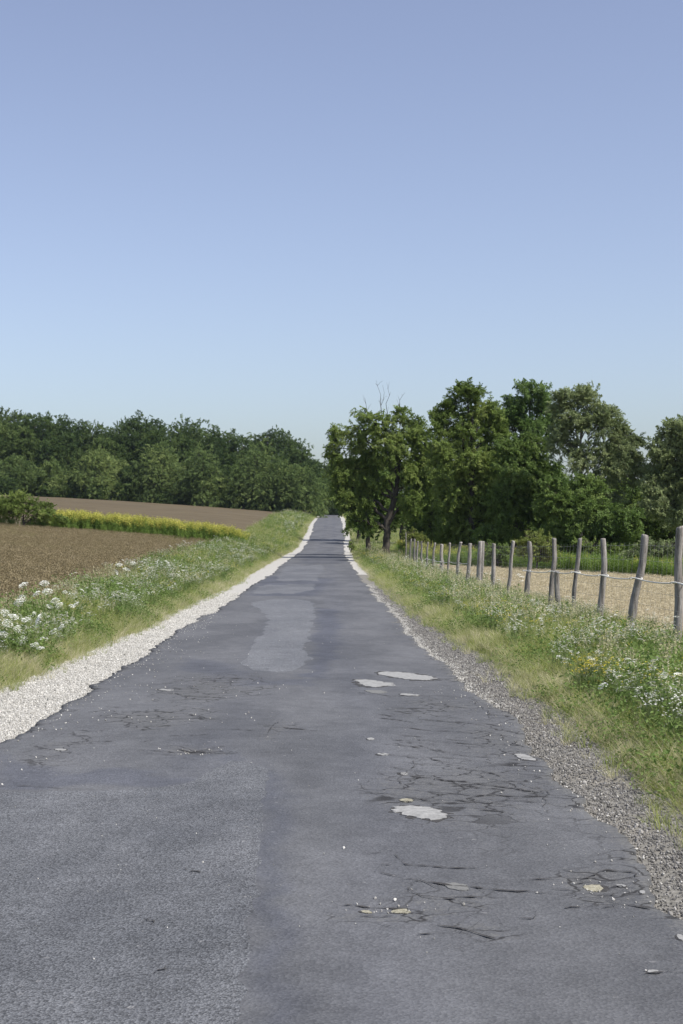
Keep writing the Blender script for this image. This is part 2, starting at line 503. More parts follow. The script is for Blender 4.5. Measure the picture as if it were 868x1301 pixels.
for nm, v in (('dark', dark), ('wear', wear)):
    a_ = road.data.attributes.new(nm, 'FLOAT', 'POINT'); a_.data.foreach_set('value', v.astype(np.float32))
tag(road, kind='structure')

sy = np.concatenate([rows(-20, 4, .5, 1, .5)[:-1], rows(4, 40, .08, 1, .08)[:-1], rows(40, 375, .3, 1.02, 2)])
jl = lambda Y: oL(Y) + rough(Y, 41., .9)
jr = lambda Y: oR(Y) + rough(Y, 61., .9)
shl = strip_sheet('white_gravel_shoulder', sy, lambda Y: jl(Y) - .12, lambda Y: eL(Y) + .15, 10, -.018, M['gravel_white'],
                  zfun=lambda X, Y: P(Y) + (fbm(X, Y, 3., 3) - .5) * .03 - .02)
tag(shl, kind='structure')
YSW = float(road_hit(470, 729)[1])           # beyond this the right shoulder is white too
sr = sy[sy < YSW]
shr = strip_sheet('grey_gravel_shoulder', sr, lambda Y: eR(Y) - .15, lambda Y: jr(Y) + .12, 12, -.018, M['gravel_grey'],
                  zfun=lambda X, Y: P(Y) + (fbm(X, Y, 3., 3) - .5) * .035 - .02)
tag(shr, kind='structure')
sr = np.concatenate([[YSW + .004], sy[sy > YSW]])
shr2 = strip_sheet('far_gravel_shoulder', sr, lambda Y: eR(Y) - .15, lambda Y: jr(Y) + .12, 10, -.018, M['gravel_white'],
                   zfun=lambda X, Y: P(Y) + (fbm(X, Y, 3., 3) - .5) * .035 - .02)
tag(shr2, kind='structure')


# fields lie on the ground as sheets of their own
def ditch(X): return 110 + (X + 8.0) * .10          # far edge of the front field
fy = np.concatenate([rows(-20, 10, 1, 1, 1)[:-1], rows(10, 60, .5, 1, .5)[:-1], rows(60, 116, 1, 1, 1)])
c = np.linspace(0, 1, 90) ** 1.7
vl = oL(fy) - vw(fy) + (vnoise(fy * .6, fy * 0) - .5) * .6
X = vl[:, None] - c[None] * 120
Y = np.repeat(fy[:, None], 90, 1)
t = (Y + 20) / 136.
Y = -20 + t * (ditch(X) + 20)
V = np.stack([X, Y, G(X, Y) + .045], 2).reshape(-1, 3)
tag(link('front_field', make_mesh('front_field', V, grid_faces(len(fy), 90), M['field_front'], smooth=True)), kind='structure')

ty = np.linspace(0, 1, 90)
c = np.linspace(0, 1, 110) ** 1.6
xr = lambda Y: oL(Y) - vw(Y)
X0 = -9 - c * 190
Yb = 114.5 + (X0 + 8) * .10
Y = Yb[None] * (1 - ty[:, None]) + 345 * ty[:, None]
X = xr(Y) - c[None] * 190
V = np.stack([X, Y, G(X, Y) + .045], 2).reshape(-1, 3)
tag(link('rear_field', make_mesh('rear_field', V, grid_faces(90, 110), M['field_rear'], smooth=True)), kind='structure')

FX = 4.42                                            # fence line
def stub_far(X): return 84 - (X - 9) * 1.35
ty = np.linspace(0, 1, 110)
c = np.linspace(0, 1, 80) ** 1.5
X0 = FX + .35 + c * 70
Yf = np.maximum(stub_far(X0), 20)
Y = -15 * (1 - ty[:, None]) + Yf[None] * ty[:, None]
X = np.repeat(X0[None], 110, 0) + (vnoise(Y * .7, Y * 0 + 3) - .5) * .3
V = np.stack([X, Y, G(X, Y) + .045], 2).reshape(-1, 3)
tag(link('stubble_field', make_mesh('stubble_field', V, grid_faces(110, 80)[:, ::-1], M['stubble'], smooth=True)), kind='structure')

# ------------------------------------------------------------------ repairs, fills and cracks in the road (parts of the road)
def smooth_poly(pts, n, jit, seed):
    p = np.array(pts)
    for _ in range(2):                       # round the corners
        q = np.roll(p, -1, 0); p = np.stack([p * .75 + q * .25, p * .25 + q * .75], 1).reshape(-1, 2)
    q = np.roll(p, -1, 0)
    seg = np.linalg.norm(q - p, axis=1); cum = np.concatenate([[0], np.cumsum(seg)])
    s = np.linspace(0, cum[-1], n, endpoint=False)
    i = np.searchsorted(cum, s, side='right') - 1
    t = (s - cum[i]) / seg[i]
    out = p[i] * (1 - t[:, None]) + q[i] * t[:, None]
    rr = np.random.default_rng(seed)
    j = rr.normal(0, 1, (n, 2)); j = (j + np.roll(j, 1, 0) + np.roll(j, 2, 0)) / 1.7
    return out + j * jit


def patch(name, poly, mat, z, n, jit, seed, thick=.002, label=None, cell=None):
    """irregular outline, filled by a grid of cells cut to it so that it follows the road's relief"""
    import bmesh
    pts = smooth_poly(poly, n, jit, seed)
    bm = bmesh.new()
    vs = [bm.verts.new((x, y, 0)) for x, y in pts]
    f = bm.faces.new(vs)
    bmesh.ops.triangulate(bm, faces=[f])
    x0, y0 = pts.min(0); x1, y1 = pts.max(0)
    cell = cell or .25
    for xx in np.arange(x0 + cell, x1, cell):
        bmesh.ops.bisect_plane(bm, geom=bm.verts[:] + bm.edges[:] + bm.faces[:], plane_co=(xx, 0, 0), plane_no=(1, 0, 0))
    for yy in np.arange(y0 + cell, y1, cell):
        bmesh.ops.bisect_plane(bm, geom=bm.verts[:] + bm.edges[:] + bm.faces[:], plane_co=(0, yy, 0), plane_no=(0, 1, 0))
    co = np.array([v.co[:] for v in bm.verts])
    zz = road_z(co[:, 0], co[:, 1]) + z
    for v, a in zip(bm.verts, zz): v.co.z = float(a)
    r = bmesh.ops.extrude_face_region(bm, geom=bm.faces[:])
    up = [g for g in r['geom'] if isinstance(g, bmesh.types.BMVert)]
    for v in up: v.co.z += thick
    bmesh.ops.recalc_face_normals(bm, faces=bm.faces[:])
    me = bpy.data.meshes.new(name); bm.to_mesh(me); bm.free()
    me.materials.append(mat)
    o = link(name, me, road)
    if label: o['label'] = label
    return o


big_patch = np.concatenate([[(-2.35, 1.0)], [(-2.42, 5.)], [(-2.4, float(road_hit(0, 1004)[1]))],
                            W([(0, 1004), (110, 1006), (215, 1002), (262, 987), (290, 967), (315, 970), (338, 976), (340, 990), (332, 1040), (326, 1100), (320, 1160), (312, 1230), (305, 1301)]), [(-.33, 1.0)]])
patch('asphalt_patch', big_patch, M['asphalt_rough'], -.001, 400, .012, 1, label='rough blue-grey resurfaced area filling the near left lane', cell=.1)
patch('asphalt_patch', W([(306, 850), (317, 823), (333, 806), (342, 786), (330, 772), (312, 766), (350, 760), (397, 762), (400, 775), (395, 800), (391, 825), (383, 856), (340, 853)]), M['asphalt_light'], -.001, 260, .035, 2,
      label='pale grey patch in the middle of the left lane')
patch('asphalt_patch', W([(318, 754), (328, 745), (342, 742), (352, 744.5), (368, 741.5), (384, 743), (401, 741), (399, 750), (380, 752), (372, 755), (350, 752.5), (338, 755)]), M['asphalt_mid'], -.001, 200, .05, 3, label='small pale patch beyond the middle one')
patch('asphalt_patch', W([(350, 737), (358, 728), (361, 719), (380, 717), (392, 720), (411, 715), (410, 727), (402, 732), (405, 739), (384, 736), (370, 739)]), M['asphalt_mid'], -.001, 200, .06, 4, label='pale patch farthest up the left lane')

fills = [([(475, 855), (504, 853), (535, 857), (557, 861), (542, 865), (504, 861.5)], 'fill', 'upper of two long pale fills'),
         ([(448, 865), (462, 863), (485, 866), (505, 869.5), (490, 872), (469, 873.5)], 'fill', 'lower of two long pale fills'),
         ([(495, 1028), (521, 1025.5), (552, 1029), (571, 1038), (559, 1044.5), (530, 1042), (504, 1035)], 'fill', 'large pale fill in the near right lane'),
         ([(651, 955), (673, 957.5), (684, 963.5), (672, 964), (661, 962)], 'fill', 'pale fill near the right edge'),
         ([(508, 881), (522, 881.5), (534, 883), (527, 884.5), (512, 883.5)], 'fill', None),
         ([(508, 1017), (520, 1016), (527, 1018.5), (518, 1021.5), (509, 1020)], 'fill_yellow', None),
         ([(507, 982), (516, 981.5), (519, 983.5), (512, 985)], 'fill', None),
         ([(496, 1152), (508, 1149.5), (520, 1151.5), (522, 1156.5), (512, 1157.5), (501, 1156.5)], 'fill_yellow', 'yellowish grit in a small pothole'),
         ([(458, 1156), (466, 1153.5), (473, 1156), (471, 1159.5), (461, 1159)], 'fill_yellow', None),
         ([(736, 1120), (748, 1118), (766, 1119.5), (764, 1125), (752, 1126)], 'fill_yellow', 'yellowish grit in the pothole by the broken right edge'),
         ([(782, 1119), (794, 1119.5), (796, 1122), (786, 1122)], 'fill', None),
         ([(812, 1128), (819, 1128), (820, 1132), (814, 1132)], 'fill', None),
         ([(822, 1231), (832, 1229.5), (838, 1232), (834, 1234.5), (824, 1234)], 'fill', None),
         ([(562, 1123), (580, 1121), (598, 1126), (592, 1131), (572, 1130)], 'seal', 'small smooth grey seal'),
         ([(858, 1187), (864, 1184), (872, 1190), (866, 1193)], 'fill', None),
         ([(479, 958), (491, 957.5), (494, 959.5), (482, 960.5)], 'fill', None),
         ([(466, 940), (474, 939), (476, 941.5), (467, 942)], 'fill', None),
         ([(68, 951.5), (78, 950.8), (88, 952.6), (74, 953.3), (71, 952.4)], 'fill', None),
         ([(200, 875), (208, 873.4), (213, 874.6), (222, 875), (216, 876.3), (206, 876)], 'fill', None),
         ([(460, 878), (480, 876.5), (496, 879.5), (478, 882)], 'seal', None)]
rrf = np.random.default_rng(3)
for i, (p, m_, lb) in enumerate(fills):
    q = W(p)
    size = max(np.ptp(q[:, 0]), np.ptp(q[:, 1]) * .5)
    cen = q.mean(0)
    if m_ != 'seal':
        patch('broken_rim', cen + (q - cen) * (1.10, 1.16) + (rrf.normal(0, .008), .0), M['crack'], -.0015, int(40 + size * 130), min(.024, .06 * size), 140 + i, thick=.003, cell=.3)
    patch('gravel_fill', q, M[m_], -.001, int(40 + size * 150), min(.02, .04 * size), 40 + i, thick=.005, label=lb, cell=.2)

cracks = [
    [(480, 946), (530, 950), (560, 957), (620, 960), (655, 963)], [(520, 968), (560, 972), (612, 980), (640, 983), (665, 993), (690, 1003)],
    [(490, 990), (540, 988), (590, 993), (640, 1000), (700, 1008)], [(470, 1008), (500, 1012)], [(535, 1015), (590, 1018), (640, 1022), (655, 1026)],
    [(560, 1008), (600, 1012), (650, 1012), (692, 1011)], [(515, 965), (517, 982), (520, 1006)], [(594, 1010), (600, 1016), (607, 1021)],
    [(610, 917), (640, 923)], [(620, 930), (636, 934), (652, 946), (684, 953)], [(480, 912), (505, 915), (524, 921)], [(555, 895), (600, 900)],
    [(415, 880), (450, 880), (500, 885), (540, 884), (592, 886)], [(492, 1090), (508, 1102), (540, 1102), (590, 1105)],
    [(480, 1110), (520, 1118), (545, 1120), (600, 1128), (640, 1130), (705, 1136), (740, 1135)], [(516, 1130), (540, 1142), (600, 1150), (624, 1148)],
    [(440, 1153), (475, 1151), (524, 1151), (524, 1160)], [(490, 1175), (515, 1182), (542, 1183)], [(560, 1178), (585, 1180), (610, 1188), (628, 1192)],
    [(728, 1118), (760, 1113), (783, 1104), (812, 1108), (816, 1117)], [(765, 1122), (795, 1120), (806, 1124)], [(760, 1125), (768, 1136), (775, 1148), (752, 1151)],
    [(770, 1138), (800, 1143), (832, 1152)], [(0, 998), (50, 999), (112, 1004)], [(140, 953), (190, 955), (250, 958)], [(336, 938), (346, 930), (356, 923), (366, 916)],
    [(344, 926), (372, 928), (412, 931)], [(190, 870), (215, 866), (270, 862), (330, 862), (354, 871)], [(195, 878), (240, 884), (296, 888), (346, 882)],
    [(120, 911), (160, 903), (225, 903), (272, 914)], [(545, 1185), (575, 1181), (600, 1181)], [(690, 1000), (704, 1010), (700, 1024), (706, 1034)],
    [(664, 960), (690, 962), (700, 965)], [(600, 886), (612, 900), (622, 914)], [(500, 925), (556, 930), (610, 932)], [(820, 1232), (850, 1231), (868, 1229)],
 [(228, 950), (246, 952), (268, 953)], [(190, 1168), (204, 1174)], [(232, 1108), (246, 1110)], [(210, 1230), (222, 1222)],
    [(560, 840), (600, 851)], [(300, 870), (330, 866)],
]


def crack(pts, k, wid=.007):
    rr = np.random.default_rng(500 + k)
    p = W(pts)
    seg = np.linalg.norm(np.diff(p, axis=0), axis=1); cum = np.concatenate([[0], np.cumsum(seg)])
    n = max(6, int(cum[-1] / .035))
    s = np.linspace(0, cum[-1], n)
    q = np.stack([np.interp(s, cum, p[:, 0]), np.interp(s, cum, p[:, 1])], 1)
    j = rr.normal(0, 1, (n, 2)); j[1:-1] = (j[:-2] + j[1:-1] + j[2:]) / 2.
    slow = np.stack([fbm(s * 2.2 + k * 7.7, s * 0, 1., 2) - .5, fbm(s * 2.2 + k * 3.1, s * 0 + 4, 1., 2) - .5], 1)
    q = q + j * .012 + slow * .16
    d = np.gradient(q, axis=0); d /= np.linalg.norm(d, axis=1)[:, None] + 1e-9
    nn = np.stack([-d[:, 1], d[:, 0]], 1)
    wv = wid * (.08 + 2.0 * rr.random(n) ** 2 * (.35 + 1.2 * fbm(s * 3 + k, s * 0 + 2, 1., 2))) * np.sin(np.linspace(.15, math.pi - .15, n)) ** .5 * (1 + .03 * p[0, 1])
    wv = wv * (.6 + 2.0 * np.abs(d[:, 0]))
    a = q + nn * wv[:, None] * .5; b = q - nn * wv[:, None] * .5
    V = np.zeros((2 * n, 3)); V[0::2, :2] = a; V[1::2, :2] = b
    V[:, 2] = road_z(V[:, 0], V[:, 1]) + .0055
    i = np.arange(n - 1) * 2
    F = np.stack([i, i + 1, i + 3, i + 2], 1)
    Vs, Fs = [V], [F]; off = 2 * n
    for t in range(max(1, n // 14)):                       # short hair cracks leaving the main one
        i0 = rr.integers(1, n - 1); L = rr.uniform(.06, .25); m = 6
        ang = rr.choice([-1, 1]) * rr.uniform(.6, 1.7)
        dd = np.array([d[i0, 0] * math.cos(ang) - d[i0, 1] * math.sin(ang), d[i0, 0] * math.sin(ang) + d[i0, 1] * math.cos(ang)])
        pp = q[i0] + dd * np.linspace(0, L, m)[:, None] + rr.normal(0, .008, (m, 2))
        pn = np.array([-dd[1], dd[0]]); ww = wid * .5 * np.linspace(1, .1, m)[:, None]
        Vb = np.zeros((2 * m, 3)); Vb[0::2, :2] = pp + pn * ww * .5; Vb[1::2, :2] = pp - pn * ww * .5
        Vb[:, 2] = road_z(Vb[:, 0], Vb[:, 1]) + .0062
        ii = np.arange(m - 1) * 2
        Vs.append(Vb); Fs.append(np.stack([ii, ii + 1, ii + 3, ii + 2], 1) + off); off += 2 * m
    V = np.concatenate(Vs); F = np.concatenate(Fs)
    e = V[F]; nz = np.cross(e[:, 1] - e[:, 0], e[:, 2] - e[:, 0])[:, 2]
    F[nz < 0] = F[nz < 0][:, ::-1]
    link('crack', make_mesh('crack', V, F, M['crack']), road)


for k, c_ in enumerate(cracks):
    crack(c_, k, {36: .022}.get(k, .005))

rr = np.random.default_rng(444)
hair = []
for i in range(46):
    x0 = rr.uniform(455, 640); y0 = rr.uniform(880, 1032); L = rr.uniform(18, 90)
    sl_ = rr.uniform(.02, .18)
    hair.append([(x0, y0), (x0 + L * .5, y0 + L * .5 * sl_ + rr.normal(0, 1.2)), (x0 + L, y0 + L * sl_)])
for i in range(14):
    x0 = rr.uniform(60, 330); y0 = rr.uniform(860, 960); L = rr.uniform(20, 80)
    hair.append([(x0, y0), (x0 + L * .5, y0 + rr.normal(0, 1.5)), (x0 + L, y0 + rr.normal(0, 3))])
for i in range(12):
    x0 = rr.uniform(440, 760); y0 = rr.uniform(1080, 1190); L = rr.uniform(15, 50)
    hair.append([(x0, y0), (x0 + L * .5, y0 + rr.normal(0, 2)), (x0 + L, y0 + rr.normal(0, 4))])
for k, c_ in enumerate(hair):
    crack(c_, 100 + k, .0035)

# ------------------------------------------------------------------ scatter: geometry-node instances for what nobody could count
PROTO = {}


def proto(name, V, F, mats, midx=None, smooth=False, fattr=None):
    me = make_mesh(name, V, F, mats, midx=midx, smooth=smooth, fattr=fattr)
    o = bpy.data.objects.new(name, me)      # never linked to the scene: only seen through the scatter
    PROTO.setdefault(name.split('#')[0], []).append(o)
    return o


def scatter(name, kinds, pts, scale, label, cat='ground cover', tilt=.12, seed=1, full_rot=False):
    rr = np.random.default_rng(seed)
    n = len(pts)
    c = bpy.data.collections.new(name + '_kinds')
    objs = [o for k in kinds for o in PROTO[k]]
    for i, o in enumerate(objs):
        o2 = bpy.data.objects.new('%s_%02d' % (name, i), o.data); c.objects.link(o2)
    me = bpy.data.meshes.new(name)
    me.vertices.add(n); me.vertices.foreach_set('co', np.asarray(pts, dtype=np.float32).ravel())
    if full_rot: rot = rr.uniform(0, 6.28, (n, 3))
    else: rot = np.stack([rr.normal(0, tilt, n), rr.normal(0, tilt, n), rr.uniform(0, 6.28, n)], 1)
    a = me.attributes.new('rot', 'FLOAT_VECTOR', 'POINT'); a.data.foreach_set('vector', rot.astype(np.float32).ravel())
    a = me.attributes.new('scl', 'FLOAT', 'POINT'); a.data.foreach_set('value', np.asarray(scale * np.ones(n), dtype=np.float32))
    a = me.attributes.new('pick', 'INT', 'POINT'); a.data.foreach_set('value', rr.integers(0, len(objs), n).astype(np.int32))
    g = bpy.data.node_groups.new(name, 'GeometryNodeTree')
    g.interface.new_socket('Geometry', in_out='INPUT', socket_type='NodeSocketGeometry')
    g.interface.new_socket('Geometry', in_out='OUTPUT', socket_type='NodeSocketGeometry')
    N = g.nodes; Lk = g.links
    gi = N.new('NodeGroupInput'); go = N.new('NodeGroupOutput')
    ip = N.new('GeometryNodeInstanceOnPoints'); ip.inputs['Pick Instance'].default_value = True
    ci = N.new('GeometryNodeCollectionInfo'); ci.inputs['Collection'].default_value = c
    ci.inputs['Separate Children'].default_value = True; ci.inputs['Reset Children'].default_value = True
    def attr(nm, ty):
        x = N.new('GeometryNodeInputNamedAttribute'); x.data_type = ty; x.inputs['Name'].default_value = nm
        return x.outputs['Attribute']
    Lk.new(gi.outputs[0], ip.inputs['Points']); Lk.new(ci.outputs[0], ip.inputs['Instance'])
    Lk.new(attr('rot', 'FLOAT_VECTOR'), ip.inputs['Rotation'])
    Lk.new(attr('scl', 'FLOAT'), ip.inputs['Scale'])
    Lk.new(attr('pick', 'INT'), ip.inputs['Instance Index'])
    Lk.new(ip.outputs[0], go.inputs[0])
    o = link(name, me)
    md = o.modifiers.new('scatter', 'NODES'); md.node_group = g
    tag(o, label, cat, None, 'stuff')
    return o


def blades(rr, n, h, spread, wid, lean, segs=3, hv=.35):
    """n curved grass blades -> V, F(quads)"""
    Vs, Fs = [], []
    for i in range(n):
        a = rr.uniform(0, 6.28); r0 = spread * rr.random() ** .5
        b = np.array([math.cos(a) * r0, math.sin(a) * r0, -.03])
        a2 = a + rr.normal(0, .8); dr = np.array([math.cos(a2), math.sin(a2)])
        hh = h * (1 - hv * rr.random()); ln = lean * rr.uniform(.3, 1.3) * hh
        t = np.linspace(0, 1, segs + 1)
        c = np.stack([b[0] + dr[0] * ln * t ** 2, b[1] + dr[1] * ln * t ** 2, b[2] + hh * (t - .25 * lean * t ** 2)], 1)
        a3 = rr.uniform(0, 6.28); sd = np.array([math.cos(a3), math.sin(a3), 0])
        ww = wid * (1 - t * .92)[:, None]
        V = np.empty((2 * (segs + 1), 3)); V[0::2] = c + sd * ww / 2; V[1::2] = c - sd * ww / 2
        k = np.arange(segs) * 2
        Fs.append(np.stack([k, k + 1, k + 3, k + 2], 1) + len(Vs) * 2 * (segs + 1)); Vs.append(V)
    return np.concatenate(Vs), np.concatenate(Fs)


def quads_at(rr, C, size, up=.3, aspect=1.6, nrm=None):
    """one rhombic leaf per centre"""
    n = len(C)
    d = rr.normal(0, 1, (n, 3)); d /= np.linalg.norm(d, axis=1)[:, None]
    e = rr.normal(0, 1, (n, 3)); e[:, 2] += up * 2
    if nrm is not None: e += nrm
    e /= np.linalg.norm(e, axis=1)[:, None]
    a = np.cross(d, e); a /= np.linalg.norm(a, axis=1)[:, None] + 1e-9
    b = np.cross(e, a)
    s = (size * np.ones(n))[:, None]
    V = np.empty((n, 4, 3))
    V[:, 0] = C - a * s * aspect * .5; V[:, 1] = C - b * s * .5 + e * s * .08; V[:, 2] = C + a * s * aspect * .5; V[:, 3] = C + b * s * .5 + e * s * .08
    F = np.arange(n * 4).reshape(n, 4)
    return V.reshape(-1, 3), F


def join(parts):
    Vs, Fs, M_ = [], [], []; off = 0
    for V, F, mi in parts:
        Vs.append(V); Fs.append(np.asarray(F) + off); M_.append(np.full(len(F), mi)); off += len(V)
    return np.concatenate(Vs), Fs, np.concatenate(M_)


def stem_line(p0, p1, r, bend=None):
    """three-sided stem"""
    t = np.linspace(0, 1, 4)[:, None]
    c = np.array(p0) * (1 - t) + np.array(p1) * t
    if bend is not None: c = c + np.array(bend) * (t * (1 - t)) * 4
    an = np.array([0, 2.09, 4.19]); ring = np.stack([np.cos(an), np.sin(an), an * 0], 1)
    V = (c[:, None] + ring[None] * r * (1 - .4 * t[:, None])).reshape(-1, 3)
    F = [(i * 3 + k, i * 3 + (k + 1) % 3, i * 3 + 3 + (k + 1) % 3, i * 3 + 3 + k) for i in range(3) for k in range(3)]
    return V, np.array(F)


def umbel(rr, c, rad, n, q=.28, dome=.25, tilt=None):
    """flat flower head of many small florets"""
    a = np.arange(n) * 2.4; r = rad * np.sqrt((np.arange(n) + .5) / n)
    C = np.stack([np.cos(a) * r, np.sin(a) * r, dome * rad * (1 - (r / rad) ** 2) + rr.normal(0, .05 * rad, n)], 1)
    if tilt is not None:
        C = C @ np.array(Matrix.Rotation(tilt[0], 3, 'X') @ Matrix.Rotation(tilt[1], 3, 'Y')).T
    C += np.array(c)
    V, F = quads_at(rr, C, rad * q * 1.5, up=2.5, aspect=1.1)
    return V, F


rr = np.random.default_rng(11)
for k in range(5):
    V, F = blades(rr, 18, rr.uniform(.24, .36), .09, .007, .6); proto('grass#%d' % k, V, F, M['grass'])
for k in range(3):
    V, F = blades(rr, 14, .26, .07, .007, .9); proto('drygrass#%d' % k, V, F, M['grass_dry'])
for k in range(2):       # tall stalk grasses with seed heads
    V, F = blades(rr, 9, .55, .06, .006, .35)
    C = []
    for i in range(6):
        a = rr.uniform(0, 6.28); r_ = rr.uniform(.03, .12); hh = rr.uniform(.42, .6)
        C += [np.array([math.cos(a) * r_, math.sin(a) * r_, hh - .018 * j]) + rr.normal(0, .006, 3) for j in range(5)]
    V2, F2 = quads_at(rr, np.array(C), .014, up=0, aspect=2.4)
    V, F, mi = join([(V, F, 0), (V2, F2, 1)]); proto('seedgrass#%d' % k, V, F, [M['grass'], M['grass_dry']], midx=mi)
for k in range(4):
    n = 34
    C = rr.normal(0, 1, (n, 3)) * (.09, .09, .07) + (0, 0, .15); C[:, 2] = np.maximum(C[:, 2], .02)
    V, F = quads_at(rr, C, .018, up=.6, aspect=2.4)
    V1, F1 = blades(rr, 10, .25, .05, .006, .4)
    V, F, mi = join([(V, F, 0), (V1, F1, 0)]); proto('forb#%d' % k, V, F, [M['forb']], midx=mi)


def flower_plant(rr, h, heads, rad, n, mat, spread, q=.28, dome=.25):
    parts = []
    for i in range(heads):
        a = rr.uniform(0, 6.28); s = spread * rr.random() ** .5
        top = (math.cos(a) * s, math.sin(a) * s, h * rr.uniform(.72, 1.0))
        parts.append((*stem_line((rr.normal(0, .01), rr.normal(0, .01), 0), top, .0025, (rr.normal(0, .02), rr.normal(0, .02), 0)), 1))
        parts.append((*umbel(rr, top, rad * rr.uniform(.6, 1.1), n, q, dome, (rr.normal(0, .3), rr.normal(0, .3))), 0))
    C = rr.normal(0, 1, (20, 3)) * (.05, .05, h * .2) + (0, 0, h * .35)
    parts.append((*quads_at(rr, C, .028, up=.2, aspect=2.6), 2))
    V, F, mi = join(parts)
    return V, F, mi, [mat, M['stem'], M['forb']]


for k in range(4):
    V, F, mi, ms = flower_plant(rr, .56, 4, .038, 18, M['petal'], .10); proto('carrot#%d' % k, V, F, ms, midx=mi)
for k in range(4):
    V, F, mi, ms = flower_plant(rr, .46, 16, .011, 5, M['petal'], .12, q=.8); proto('fleabane#%d' % k, V, F, ms, midx=mi)
for k in range(2):
    V, F, mi, ms = flower_plant(rr, .42, 9, .016, 5, M['yellow'], .10, q=.6); proto('yellowflower#%d' % k, V, F, ms, midx=mi)
for k in range(2):
    V, F, mi, ms = flower_plant(rr, .34, 12, .011, 4, M['lilac'], .11, q=.7); proto('lilacflower#%d' % k, V, F, ms, midx=mi)
for k in range(4):
    V, F = blades(rr, 14, .42, .12, .010, .3)
    C = rr.normal(0, 1, (22, 3)) * (.1, .1, .05) + (0, 0, .36)
    V2, F2 = quads_at(rr, C, .022, up=0, aspect=2.2)
    V, F, mi = join([(V, F, 0), (V2, F2, 0)]); proto('crop#%d' % k, V, F, [M['crop']], midx=mi)
for k in range(2):
    V, F = blades(rr, 14, .38, .12, .010, .4); proto('cropgreen#%d' % k, V, F, M['crop_green'])
for k in range(3):
    V, F = blades(rr, 9, .13, .10, .008, .25, segs=1)
    C = rr.normal(0, 1, (8, 3)) * (.13, .13, .008) + (0, 0, .035)
    V2, F2 = quads_at(rr, C, .012, up=4, aspect=9)
    V, F, mi = join([(V, F, 0), (V2, F2, 0)]); proto('stubble#%d' % k, V, F, [M['straw']], midx=mi)
for k in range(4):       # goldenrod: leafy stalks and arching yellow plume
    parts = []
    for s in range(4):
        b = rr.normal(0, .13, 2); top = (b[0] + rr.normal(0, .12), b[1] + rr.normal(0, .12), rr.uniform(1.0, 1.35))
        parts.append((*stem_line((b[0], b[1], 0), top, .006), 1))
        t = rr.random(44)[:, None]; C = np.array([b[0], b[1], 0]) * (1 - t) + np.array(top) * t * .85 + rr.normal(0, .06, (44, 3))
        parts.append((*quads_at(rr, C, .036, up=.3, aspect=3.), 1))
        C = np.array(top) + rr.normal(0, 1, (22, 3)) * (.08, .08, .11) - (0, 0, .08)
        parts.append((*quads_at(rr, C, .045, up=.6, aspect=1.5), 0))
    V, F, mi = join(parts); proto('goldenrod#%d' % k, V, F, [M['golden'], M['weed']], midx=mi)
    parts = [p for i, p in enumerate(parts) if p[2] == 1]
    V, F, mi = join(parts); proto('tallweed#%d' % k, V, F, [M['golden'], M['weed']], midx=mi)


def stone(rr, k, nm, mat):
    import bmesh
    bm = bmesh.new(); bmesh.ops.create_icosphere(bm, subdivisions=1, radius=1)
    for v in bm.verts: v.co = Vector((v.co.x * rr.uniform(.7, 1.25), v.co.y * rr.uniform(.7, 1.2), v.co.z * rr.uniform(.5, .85)))
    V = np.array([v.co[:] for v in bm.verts]); F = np.array([[v.index for v in f.verts] for f in bm.faces]); bm.free()
    proto('%s#%d' % (nm, k), V, F, mat)


for k in range(4): stone(rr, k, 'stonewhite', M['stone_white'])
for k in range(4): stone(rr, k, 'stonegrey', M['stone_grey'])


def band(rr, n, y0, y1, f0, f1, ypow=1.0):
    """n random points between two curves; ypow>1 crowds them towards the camera"""
    Y = y0 + (y1 - y0) * rr.random(n) ** ypow
    t = rr.random(n)
    a, b = f0(Y), f1(Y)
    return a * (1 - t) + b * t, Y, t


def grounded(X, Y, dz=0.): return np.stack([X, Y, G(X, Y) + dz], 1)


# shoulders of loose stone
for nm, f0, f1, y0, y1, n, kinds, sc, lb in (
        ('white_stones', lambda Y: jl(Y) - .12, lambda Y: eL(Y) + .02, 7, 45, 95000, ['stonewhite'], .0047, 'loose white limestone chips on the left shoulder'),
        ('grey_stones', lambda Y: eR(Y) - .02, lambda Y: jr(Y) + .10, 3.5, 50, 56000, ['stonegrey'], .0046, 'loose grey gravel on the right shoulder')):
    rr = np.random.default_rng(abs(n) + len(nm))
    X, Y, t = band(rr, n, y0, y1, f0, f1, 1.5)
    s = sc * rr.lognormal(0, .35, n) * (1 + Y / 45)
    pts = np.stack([X, Y, P(Y) + (fbm(X, Y, 3., 3) - .5) * .03 - .036 + s * .25], 1)
    scatter(nm, kinds, pts, s, lb, 'gravel', full_rot=True, seed=n)
rr = np.random.default_rng(77)
# bright stones: on the rim of the right shoulder, strewn along the left edge of the road
def onroad(X, Y, s): return np.stack([X, Y, road_z(X, Y) + s * .3 + .002], 1)
L_ = []
Y = 13 + 40 * rr.random(4200); X = eR(Y) + .02 + np.abs(rr.normal(0, .05 + .001 * Y)); s = .0075 * rr.lognormal(0, .3, 4200) * (1 + Y / 50)
L_.append((np.stack([X, Y, P(Y) - .03 + s * .3], 1), s))
Y = 4.5 + 18 * rr.random(700); X = eR(Y) + np.abs(rr.normal(0, .3, 700)); s = .007 * rr.lognormal(0, .45, 700)
L_.append((np.stack([X, Y, P(Y) - .03 + s * .3], 1), s))
Y = 8.5 + 22 * rr.random(420); X = eL(Y) + np.abs(rr.normal(0, .28, 420)) + .02; s = .0045 * rr.lognormal(0, .45, 420) * (1 + Y / 60)
L_.append((onroad(X, Y, s), s))
Y = 5 + 22 * rr.random(260); X = rr.uniform(-2.3, 1.4, 260); s = .0033 * rr.lognormal(0, .4, 260)
L_.append((onroad(X, Y, s), s))
